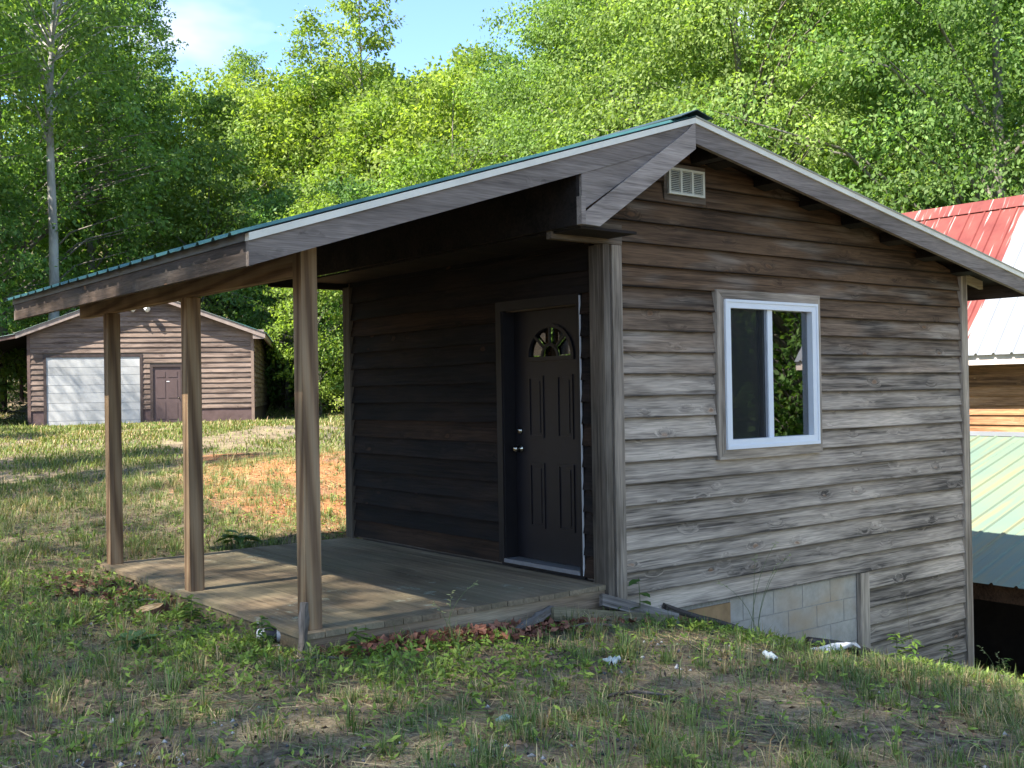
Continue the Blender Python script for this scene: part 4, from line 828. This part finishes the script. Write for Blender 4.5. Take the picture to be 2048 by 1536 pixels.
def near_grass():
    rg = np.random.default_rng(5); X = []; Y = []; H = []; Wd = []; A = []; Ln = []; C = []
    # tufts
    tx, ty = sample(15000, -9, 8.5, -5, 9, rg, lambda x, y: np.clip(0.22+0.78*(fnoise(x, y, 0.9, 21) > 0.5)+0.5*(x < -3.4)*(y > -1.5), 0, 1))
    per = rg.integers(8, 34, len(tx)); idx = np.repeat(np.arange(len(tx)), per); n = len(idx)
    size = rg.uniform(0.5, 1.25, len(tx))*(0.65+0.8*fnoise(tx, ty, 1.4, 31)); rad = rg.uniform(0.02, 0.075, len(tx))
    a = rg.uniform(0, 6.283, n); r = rad[idx]*np.sqrt(rg.uniform(0, 1, n)); x = tx[idx]+r*np.cos(a); y = ty[idx]+r*np.sin(a)
    dryt = rg.uniform(0, 1, len(tx)) < 0.22
    c = pick(GREEN, n, rg); hue = np.repeat(rg.uniform(0.75, 1.25, len(tx)), per)[:, None]; c = c*hue
    isdry = (rg.uniform(0, 1, n) < np.where(dryt[idx], 0.75, 0.13)); c[isdry] = pick(STRAW, isdry.sum(), rg)
    X.append(x); Y.append(y); H.append(size[idx]*rg.uniform(0.05, 0.16, n)*np.where((x > 1.0) & (y > -2), 0.7, 1.0)*np.where((x < -3.2) & (y > -0.5), 1.35, 1.0)); Wd.append(rg.uniform(0.0013, 0.0032, n)); A.append(a+rg.normal(0, 0.5, n)); Ln.append(np.abs(rg.normal(0.55, 0.38, n)).clip(0.05, 1.25)); C.append(c)
    # thin loose blades
    x, y = sample(170000, -9, 8.5, -5, 9, rg, lambda x, y: 0.25+0.75*fnoise(x, y, 0.7, 41)); n = len(x); c = pick(GREEN, n, rg); dr = rg.uniform(0, 1, n) < 0.3; c[dr] = pick(STRAW, dr.sum(), rg)
    X.append(x); Y.append(y); H.append(rg.uniform(0.025, 0.085, n)); Wd.append(rg.uniform(0.0012, 0.0028, n)); A.append(rg.uniform(0, 6.283, n)); Ln.append(rg.uniform(0.2, 1.2, n)); C.append(c)
    cat = lambda q: np.concatenate(q)
    me = blade_mesh('grass', cat(X), cat(Y), cat(H), cat(Wd), cat(A), cat(Ln), cat(C)); o = link('grass', me, M['grass'])
    tag(o, 'patchy green and dry grass over the front yard', 'grass', kind='stuff')
near_grass()
def bank_grass():
    rg = np.random.default_rng(6); clay = lambda x, y: np.exp(-((x-0.9)/1.6)**2-((y-6.5)/3.2)**2)+0.7*np.exp(-((x-2.0)/1.0)**2-((y-10.5)/3.0)**2)
    d = lambda x, y: (0.12+0.88*(fnoise(x, y, 1.6, 51) > 0.44))*np.clip(1-1.9*clay(x, y), 0.03, 1)*np.clip(18/np.hypot(x-CAM[0], y-CAM[1]), 0.22, 1)
    x, y = sample(900000, -8, 34, 3.0, 46, rg, d); dist = np.hypot(x-CAM[0], y-CAM[1]); n = len(x); c = pick(np.array([(0.09, 0.14, 0.035), (0.14, 0.19, 0.042), (0.19, 0.225, 0.055), (0.22, 0.22, 0.08)]), n, rg)
    dr = rg.uniform(0, 1, n) < 0.07+0.25*(fnoise(x, y, 2.2, 61) > 0.54); c[dr] = pick(STRAW, dr.sum(), rg)
    h = rg.uniform(0.04, 0.12, n)*(0.6+0.9*fnoise(x, y, 1.3, 71)); h[rg.uniform(0, 1, n) < 0.03] *= 1.9
    me = blade_mesh('grass', x, y, h, rg.uniform(0.002, 0.004, n)*np.clip(dist/8, 1, 5), rg.uniform(0, 6.283, n), rg.uniform(0.15, 1.1, n), c); o = link('grass', me, M['grass'])
    tag(o, 'sunlit rough grass on the bank up to the garage', 'grass', kind='stuff')
bank_grass()
def straw():
    rg = np.random.default_rng(8); x, y = sample(190000, -9, 8.5, -5, 12, rg, lambda x, y: 0.3+0.7*(fnoise(x, y, 0.8, 81) > 0.47)); n = len(x)
    az = rg.normal(0.6, 0.9, n)+3*fnoise(x, y, 1.0, 91); l = rg.uniform(0.05, 0.22, n); w2 = rg.uniform(0.0012, 0.0034, n); z = gz(x, y)+rg.uniform(0.002, 0.02, n)
    ex, ey = x+l*np.cos(az), y+l*np.sin(az); bad = blocked(ex, ey); ex[bad] = x[bad]+0.02; ey[bad] = y[bad]-0.02; ez = gz(ex, ey)+rg.uniform(0.001, 0.03, n)
    s = np.stack([-np.sin(az), np.cos(az), rg.uniform(-.5, .5, n)], 1)*w2[:, None]; P = np.stack([x, y, z], 1); Q = np.stack([ex, ey, ez], 1)
    V = np.stack([P-s, P+s, Q+s*.5, Q-s*.5], 1).reshape(-1, 3); o = link('straw', npmesh('straw', V, [np.arange(n*4).reshape(n, 4)], np.repeat(np.where((rg.uniform(0, 1, n) < 0.36)[:, None], pick(GREEN, n, rg), pick(STRAW, n, rg)*rg.uniform(0.4, 1.1, n)[:, None]), 4, 0)), M['dry'])
    tag(o, 'flattened dry and green grass stems lying over the yard soil', 'straw', kind='stuff')
straw()
def weeds():
    """low yellow-green weed carpet along the deck and down the yard"""
    rg = np.random.default_rng(9)
    def g(x, y, cx, cy, rx, ry): return np.exp(-((x-cx)/rx)**2-((y-cy)/ry)**2)
    d = lambda x, y: np.clip(1.1*g(x, y, -1.9, -0.65, 0.75, 0.5)+0.9*g(x, y, -2.9, 1.5, 0.4, 1.2)+0.8*g(x, y, 0.5, -0.55, 0.5, 0.35)+0.7*g(x, y, -3.1, 0.1, 0.6, 0.6)+0.8*g(x, y, 2.9, -1.1, 1.2, 0.6)+0.7*g(x, y, 4.6, -0.6, 1.3, 0.8)+0.5*g(x, y, -4, 2.6, .8, 1.5)+0.07, 0, 1)*(fnoise(x, y, 0.35, 15) > 0.36)
    x, y = sample(80000, -8, 7.5, -4.5, 6, rg, d); n = len(x); P0 = np.stack([x, y, gz(x, y)+rg.uniform(0.008, 0.07, n)], 1)
    k = 4; P = np.repeat(P0, k, 0); a = rg.uniform(0, 6.283, n*k); out = np.stack([np.cos(a), np.sin(a), rg.uniform(0.0, 0.5, n*k)], 1)
    V, F, c = leaf_quads(P+rg.normal(0, 0.006, P.shape), out*2.2, 0.046, rg, ((0.16, 0.25, 0.045), (0.28, 0.37, 0.07)), 0.0, 1.5, 0.36)
    o = link('ground_weeds', npmesh('ground_weeds', V, [F], c), M['grass']); tag(o, 'low bright weeds spreading in front of the deck', 'weeds', kind='stuff')
weeds()
def chips(name, n, area, col, size, label, seed, thick=False, dens=None, cat='leaves', lift=0.006, mat='dry'):
    rg = np.random.default_rng(seed); x, y = sample(n, *area, rg, dens); n = len(x); P = np.stack([x, y, gz(x, y)+lift], 1)
    if thick:
        s = size*rg.uniform(0.4, 1.3, n)[:, None]; base = np.array([(1, 0, 0), (-.5, .86, 0), (-.5, -.86, 0), (.1, .1, .8), (0, 0, -.6)])
        V = P[:, None, :]+base[None]*s[:, None, :]*rg.uniform(0.6, 1.3, (n, 5, 1)); a = rg.uniform(0, 6.28, n); ca, sa = np.cos(a)[:, None], np.sin(a)[:, None]; D_ = V-P[:, None, :]
        V = np.stack([P[:, None, 0]+D_[..., 0]*ca-D_[..., 1]*sa, P[:, None, 1]+D_[..., 0]*sa+D_[..., 1]*ca, V[..., 2]], -1).reshape(-1, 3)
        b = np.arange(n)*5; F = np.concatenate([np.stack([b+i, b+j, b+k], 1) for i, j, k in ((0, 1, 3), (1, 2, 3), (2, 0, 3), (1, 0, 4), (2, 1, 4), (0, 2, 4))]); c = np.repeat(pick(np.array(col), n, rg), 5, 0)
    else:
        a = rg.uniform(0, 6.283, n); out = np.stack([np.cos(a), np.sin(a), rg.uniform(-.15, .35, n)], 1); V, F, c = leaf_quads(P, out*3, size, rg, (col[0], col[1]), 0.0, 1.3, 0.7)
    o = link(name, npmesh(name, V, [F], c), M[mat]); tag(o, label, cat, kind='stuff'); return o
g_ = lambda cx, cy, rx, ry: (lambda x, y: np.exp(-((x-cx)/rx)**2-((y-cy)/ry)**2))
chips('leaf_litter', 8500, (-2.5, 0.2, -0.55, -0.06), ((0.12, 0.05, 0.035), (0.46, 0.20, 0.12)), 0.06, 'rust brown dead leaves heaped against the deck edge', 21, dens=lambda x, y: np.clip(g_(-1.25, -0.12, 0.75, 0.16)(x, y), 0, 1), lift=0.035)
chips('leaf_litter', 1500, (-3.6, -2.57, 1.2, 3.7), ((0.09, 0.04, 0.03), (0.34, 0.16, 0.10)), 0.075, 'dark brown dead leaves beside the middle porch post', 22, dens=g_(-2.8, 2.6, 0.3, 0.7), lift=0.014)
chips('leaf_litter', 26000, (-9, 8, -5, 9), ((0.06, 0.04, 0.03), (0.30, 0.20, 0.13)), 0.036, 'scattered brown leaf bits all over the yard', 23)
chips('gravel', 16000, (-8, 6, -4.5, 4), ((0.03, 0.032, 0.037), (0.10, 0.10, 0.11), (0.06, 0.06, 0.065), (0.42, 0.42, 0.41)), 0.016, 'dark gravel with white stones in bare patches of the yard', 24, True, lambda x, y: np.clip(g_(-3.2, 1.3, .55, .6)(x, y)+g_(-0.6, -1.1, .7, .35)(x, y)+g_(-4.2, -1.4, .8, .5)(x, y)+g_(-2.9, -2.3, .8, .4)(x, y)+0.05, 0, 1), 'gravel', 0.004)

# ================================================================= SMALL THINGS IN THE YARD
def at(x, y, dz=0.0): return (x, y, gz1(x, y)+dz)
M['oldwood'] = wood('old_grey_wood', 'X', (0.05, 0.042, 0.035), (0.24, 0.21, 0.18), (0.2, 0.13, 0.08), knots=False, bump=0.7)
M['mossy'] = wood('mossy_board', 'X', (0.08, 0.065, 0.035), (0.27, 0.23, 0.14), (0.24, 0.17, 0.09), knots=True)
def plank(name, p, q, wd, th, mat, label, cat='board', roll=0.0, jag=0.0):
    p, q = Vector(p), Vector(q); d = q-p; ln = d.length; r = random.Random(hash(label) % 999); n = 8; v = []; f = []
    for i in range(n+1):
        x = ln*i/n; a = 1+r.uniform(-jag, jag); b = 1+r.uniform(-jag, jag)
        v += [(x, -wd/2*a, -th/2*b), (x, wd/2*b, -th/2*a), (x, wd/2*a, th/2*b), (x, -wd/2*b, th/2*a)]
    for i in range(n):
        for k in range(4): f.append((i*4+k, i*4+4+k, i*4+4+(k+1) % 4, i*4+(k+1) % 4))
    f += [(0, 1, 2, 3), (n*4+3, n*4+2, n*4+1, n*4)]
    o = link(name, pymesh(name, v, f), mat); o.location = p; o.rotation_euler = (d.to_track_quat('X', 'Z') @ Matrix.Rotation(roll, 3, 'X').to_quaternion()).to_euler(); o.color = (0.2, 0, 0, 1)
    return tag(o, label, cat)
plank('board', at(-0.70, -0.16, 0.10), at(0.42, -0.24, 0.03), 0.10, 0.045, M['mossy'], 'mossy tan board lying along the front of the deck corner', roll=1.3)
plank('board', at(-0.18, -0.10, 0.15), at(0.52, -0.20, 0.05), 0.09, 0.04, M['oldwood'], 'short grey board end propped at the cabin corner', roll=1.2)
plank('split_log', at(-0.66, -0.11, 0.13), at(-1.06, -0.22, 0.03), 0.055, 0.05, M['oldwood'], 'dark split rail leaning on the deck front edge', 'log', jag=0.25)
plank('board', at(0.50, -0.10, 0.13), at(1.90, -0.28, 0.03), 0.085, 0.03, M['oldwood'], 'rotten dark board lying along the block footing', roll=0.3, jag=0.25)
plank('board', at(0.85, -0.13, 0.09), at(1.45, -0.12, 0.05), 0.05, 0.02, M['oldwood'], 'thin grey slat leaning on the rotten dark board', jag=0.2)
plank('log', at(2.75, -1.25, 0.03), at(2.35, -1.85, 0.03), 0.085, 0.06, M['oldwood'], 'grey broken log lying downhill of the cabin corner', 'log', jag=0.3)
for i, (a, b, lab) in enumerate([((-0.30, -0.36), (-0.75, -0.30), 'peeled pale stick beside the dead leaf heap'), ((-2.78, -0.22), (-2.40, -0.30), 'forked grey stick beside the weathered stake'), ((-2.95, 2.10), (-2.62, 1.95), 'thin brown twig beside the stump slice'), ((-1.7, -1.75), (-1.35, -1.9), 'short dark stick among the front grass tufts')]):
    p, q = at(*a, 0.02), at(*b, 0.025); m = [(p[k]+q[k])/2+(0.02 if k == 2 else 0.012) for k in range(3)]
    tag(MB().tube([p, m, q], [0.010, 0.012, 0.006], 6).build('stick', M['oldwood'], None, True), lab, 'stick')
# weathered stake against the near post
o = plank('stake', (-2.600, -0.075, gz1(-2.6, -0.08)-0.05), (-2.572, -0.062, 0.20), 0.045, 0.04, M['oldwood'], 'weathered split stake standing in front of the nearest porch post', 'stake', jag=0.3)
# black drain pipe with elbow, foam scrap
def pipe():
    e = tag(empty('drain_pipe', at(1.5, -0.95)), 'black drain pipe with a broken elbow lying in the weeds before the block footing', 'pipe'); l0 = e.location
    p = [Vector(at(1.22, -0.88, 0.05))-l0, Vector(at(1.5, -0.95, 0.06))-l0, Vector(at(1.82, -0.98, 0.06))-l0]
    MB().tube(p, 0.042, 10).build('pipe', M['black'], e, True)
    q = Vector(at(1.72, -0.98, 0.06))-l0; MB().tube([q, q+Vector((-0.06, -0.10, -0.03)), q+Vector((-0.09, -0.22, -0.10))], [0.03, 0.032, 0.03], 9).build('elbow', M['black'], e, True)
pipe()
def scrap(name, x, y, sx, sy, sz, mat, label, cat, seed, rz=0.0, lift=0.02):
    r = random.Random(seed); v = []; f = []; n = 6
    for j in range(n+1):
        for i in range(n+1): u, w_ = i/n-.5, j/n-.5; v.append((u*sx*(1+r.uniform(-.15, .15)), w_*sy*(1+r.uniform(-.25, .25)), r.uniform(0, sz)+0.004))
    for j in range(n):
        for i in range(n): a = j*(n+1)+i; f.append((a, a+1, a+n+2, a+n+1))
    m = len(v); v += [(a, b, c-0.012) for a, b, c in v]; f += [tuple(reversed([i+m for i in q])) for q in f]
    rim = [j for j in range(n+1)]+[(n+1)*k+n for k in range(1, n+1)]+[(n+1)*n+k for k in range(n-1, -1, -1)]+[(n+1)*k for k in range(n-1, 0, -1)]
    for i in range(len(rim)): a, b = rim[i], rim[(i+1) % len(rim)]; f.append((a, a+m, b+m, b))
    return tag(link(name, pymesh(name, v, f), mat, None, at(x, y, lift), (0, 0, rz)), label, cat)
M['foam'] = plain('dirty_foam', (0.62, 0.63, 0.63), 0.9, 0.1, 12, 0.3); M['paper'] = plain('pale_paper', (0.58, 0.62, 0.58), 0.8, 0.1, 10, 0.15)
scrap('foam_scrap', 1.28, -1.06, 0.42, 0.08, 0.045, M['foam'], 'dirty white foam strip lying under the black drain pipe', 'foam', 1, -0.25)
scrap('paper_scrap', -1.09, -1.18, 0.11, 0.07, 0.04, M['paper'], 'folded white paper scrap on the bare gravel patch', 'paper', 2, 0.5)
scrap('paper_scrap', 0.0, -1.5, 0.12, 0.06, 0.03, M['paper'], 'torn white wrapper caught in grass downhill', 'paper', 3, 1.1)
scrap('paper_scrap', -2.39, -1.79, 0.075, 0.04, 0.01, plain('pale_green_card', (0.42, 0.55, 0.46), 0.7), 'flat pale green card in the front grass', 'card', 4, 0.2)
# cut stump slice
def stump():
    e = tag(empty('stump', at(-2.92, 1.60)), 'freshly cut round stump set in the dark gravel', 'stump')
    t = NT('cut_wood'); v = t.obj(); wv = t.n('TexWave', wave_type='RINGS'); wv.inputs['Scale'].default_value = 14; wv.inputs['Distortion'].default_value = 2; t.l(v, wv.inputs['Vector'])
    m = t.done(t.ramp(wv.outputs['Fac'], [(0.2, (0.36, 0.22, 0.10)), (0.8, (0.60, 0.43, 0.24))]), 0.8, 0.1)
    n = 22; r = random.Random(4); rad = [0.088*(1+r.uniform(-.07, .07)) for _ in range(n)]
    ring = lambda s, z: [(rad[k]*s*1.12*math.cos(2*math.pi*k/n), rad[k]*s*math.sin(2*math.pi*k/n), z+0.018*math.cos(2*math.pi*k/n)) for k in range(n)]
    v = ring(1.12, -0.08)+ring(1.06, 0.02)+ring(1.0, 0.075); f = [(i*n+k, i*n+(k+1) % n, (i+1)*n+(k+1) % n, (i+1)*n+k) for i in range(2) for k in range(n)]
    link('bark', pymesh('bark', v, f, True), plain('red_brown_bark', (0.17, 0.085, 0.05), 0.95, 0.1, 30, 0.5, bump=0.5), e)
    link('cut_face', pymesh('cut_face', ring(0.99, 0.0755), [tuple(range(n))]), m, e)
stump()
def bottle():
    e = tag(empty('bottle', at(-2.66, 0.42, 0.035), 0.6), 'white and black plastic bottle lying in the weeds by the deck', 'bottle')
    lathe('body', [(0.03, 0), (0.045, 0.01), (0.045, 0.14), (0.03, 0.18), (0.018, 0.19)], M['foam'], e, (0, 0, 0.01), (math.pi/2, 0, 0.5), 14)
    lathe('band', [(0.047, 0.05), (0.048, 0.055), (0.048, 0.12), (0.047, 0.125)], M['black'], e, (0, 0, 0.01), (math.pi/2, 0, 0.5), 14)
    lathe('cap', [(0.02, 0.19), (0.021, 0.2), (0.021, 0.225), (0.015, 0.228)], M['black'], e, (0, 0, 0.01), (math.pi/2, 0, 0.5), 14)
bottle()
# single plants
def stalks(name, x, y, specs, label, green=True, seed=0, heads=True):
    e = tag(empty(name, at(x, y)), label, 'plant'); r = random.Random(seed)
    mg = plain(name+'_stem', (0.13, 0.16, 0.06) if green else (0.28, 0.21, 0.11), 0.7); mh = plain(name+'_seed', (0.33, 0.34, 0.15), 0.8)
    for (az, l, bend) in specs:
        d = Vector((math.cos(az), math.sin(az), 0)); p = [Vector((r.uniform(-.05, .05), r.uniform(-.03, .03), -0.02))]
        for i in range(1, 7): t = i/6; p.append(p[0]+d*l*bend*t*t+Vector((0, 0, l*(t-0.25*bend*t**3))))
        s = MB().tube(p, [0.0028*(1-0.6*i/6) for i in range(7)], 4).build('stem', mg, e)
        if heads:
            hm = MB(); tip = p[-1]; dd = (p[-1]-p[-2]).normalized()
            for k in range(9):
                b = tip-dd*0.012*k+dd*0.05; q = b+Vector((r.uniform(-.03, .03), r.uniform(-.03, .03), -0.012))+dd*0.02; hm.tube([b, (b+q)/2, q], [0.001, 0.004, 0.001], 4)
            hm.build('seed_head', mh, e)
    return e
stalks('tall_grass', 1.36, -0.24, [(0.25, 0.85, 0.55), (0.1, 0.75, 0.6), (-0.2, 0.62, 0.3), (2.6, 0.55, 0.5), (0.6, 0.7, 0.35)], 'tall seeding grass stalks bending in front of the block footing', seed=3)
stalks('tall_grass', -1.62, -0.16, [(0.3, 0.42, 0.75), (0.5, 0.30, 0.1), (2.9, 0.27, 0.3)], 'bent seeding grass stalk overhanging the deck front edge', seed=5)
stalks('tall_grass', 3.55, -0.28, [(1.5, 0.75, 0.06)], 'single thin dry stalk upright before the lower siding', False, 6, False)
stalks('flower_stalk', 4.75, -0.52, [(2.5, 0.42, 0.35), (0.5, 0.24, 0.2), (1.5, 0.3, 0.1), (2.0, 0.2, 0.3)], 'pale flowering weed stalks beside the cabin lower corner', seed=8)
stalks('dry_weed', -2.66, 2.35, [(a, 0.22, 0.6) for a in (0.2, 1.0, 1.9, 2.8, 3.7, 4.6, 5.6)], 'dry tan weed clump against the deck side', False, 9, False)
def leafy(name, x, y, n, l, h, label, seed, pal=((0.06, 0.12, 0.025), (0.12, 0.19, 0.035)), wdt=0.5, spread=0.6):
    e = tag(empty(name, at(x, y)), label, 'plant'); rg = np.random.default_rng(seed); mb = MB()
    mb.tube([(0, 0, -0.02), (0.006, 0.004, h*0.5), (0, 0.01, h)], [0.004, 0.003, 0.002], 5); mb.build('stem', M['stem'], e)
    for i in range(n):
        a = rg.uniform(0, 6.28); z = h*rg.uniform(0.25, 1.0); d = np.array([math.cos(a), math.sin(a), rg.uniform(-.1, .5)]); d /= np.linalg.norm(d); s = np.cross(d, (0, 0, 1)); s /= np.linalg.norm(s); ll = l*rg.uniform(0.6, 1.1); w2 = ll*wdt*0.5; b = np.array([0, 0, z])
        V = [b, b+d*ll*.3+s*w2, b+d*ll*.3-s*w2, b+d*ll*.7+s*w2*.75+np.array([0, 0, -.1*ll]), b+d*ll*.7-s*w2*.75+np.array([0, 0, -.1*ll]), b+d*ll+np.array([0, 0, -.3*ll])]; V.append(b+d*ll*.35+np.array([0, 0, -.06*ll]))
        c = np.array(pal[0])+(np.array(pal[1])-np.array(pal[0]))*rg.uniform()
        me = npmesh('leaf', np.array(V), [np.array([(0, 6, 1), (0, 2, 6), (1, 6, 3), (2, 4, 6), (6, 5, 3), (6, 4, 5)])], np.tile(c, (7, 1))); link('leaf', me, M['grass'], e)
M['stem'] = plain('weed_stem', (0.09, 0.12, 0.04), 0.7)
leafy('leafy_weed', 0.16, -0.16, 7, 0.11, 0.33, 'leafy green weed growing at the cabin corner board', 1, wdt=0.7)
leafy('leafy_weed', -3.30, 0.75, 9, 0.19, 0.08, 'broad leaved dock plant beside the dark gravel', 2, ((0.05, 0.11, 0.045), (0.08, 0.15, 0.06)), 0.55)
leafy('leafy_weed', -3.62, 1.55, 7, 0.16, 0.07, 'small broad leaved plant behind the stump', 3, ((0.05, 0.11, 0.045), (0.08, 0.15, 0.06)), 0.5)
leafy('leafy_weed', -1.05, 4.25, 12, 0.26, 0.16, 'large leaved weed growing behind the deck back edge', 4, ((0.07, 0.14, 0.03), (0.13, 0.2, 0.04)), 0.5)
for i, (x, y, h, lab) in enumerate([(3.05, -0.62, 0.34, 'bushy green weed in front of the skirt post'), (2.6, -0.75, 0.30, 'bushy green weed below the drain pipe elbow'), (3.9, -0.45, 0.30, 'pointed leaf weed before the lowest clapboards'), (4.95, -0.42, 0.28, 'yellow green weed at the foot of the right corner board'), (-2.35, -0.30, 0.20, 'bright weed hiding the deck corner footing'), (-2.75, 0.15, 0.22, 'green weed beside the weathered stake'), (-2.75, 1.25, 0.18, 'green weed along the mossy deck rim')]):
    leafy('leafy_weed', x, y, 26, 0.10, h, lab, 20+i, ((0.07, 0.135, 0.025), (0.14, 0.21, 0.035)), 0.34)
# twiggy bush at the edge of the wood, right of the garage
def twig_bush():
    x, y = bearing(30.0, 27.5); e = tag(empty('twiggy_bush', at(x, y)), 'pale twiggy sapling on the bank beside the red clay', 'bush'); r = random.Random(12); mb = MB(); tips = []
    for i in range(16):
        a = r.uniform(0, 6.28); l = r.uniform(0.7, 1.3); p0 = Vector((0, 0, 0.0)); p1 = Vector((math.cos(a)*.12, math.sin(a)*.12, l*.8)); p2 = p1+Vector((math.cos(a)*r.uniform(.2, .45), math.sin(a)*r.uniform(.2, .45), r.uniform(-.25, .25))); mb.tube([p0, p1, p2], [0.012, 0.008, 0.003], 5); tips.append(p2); tips.append((p1+p2)/2)
    mb.build('twigs', plain('pale_twig', (0.34, 0.28, 0.2), 0.8), e); rg = np.random.default_rng(3); P = np.array([tuple(q) for q in tips]*7)+rg.normal(0, 0.07, (len(tips)*7, 3))
    V, F, c = leaf_quads(P, unit(rg.normal(size=P.shape)), 0.07, rg, PAL['yellow']); link('leaves', npmesh('leaves', V, [F], c), M['leaf'], e)
twig_bush()
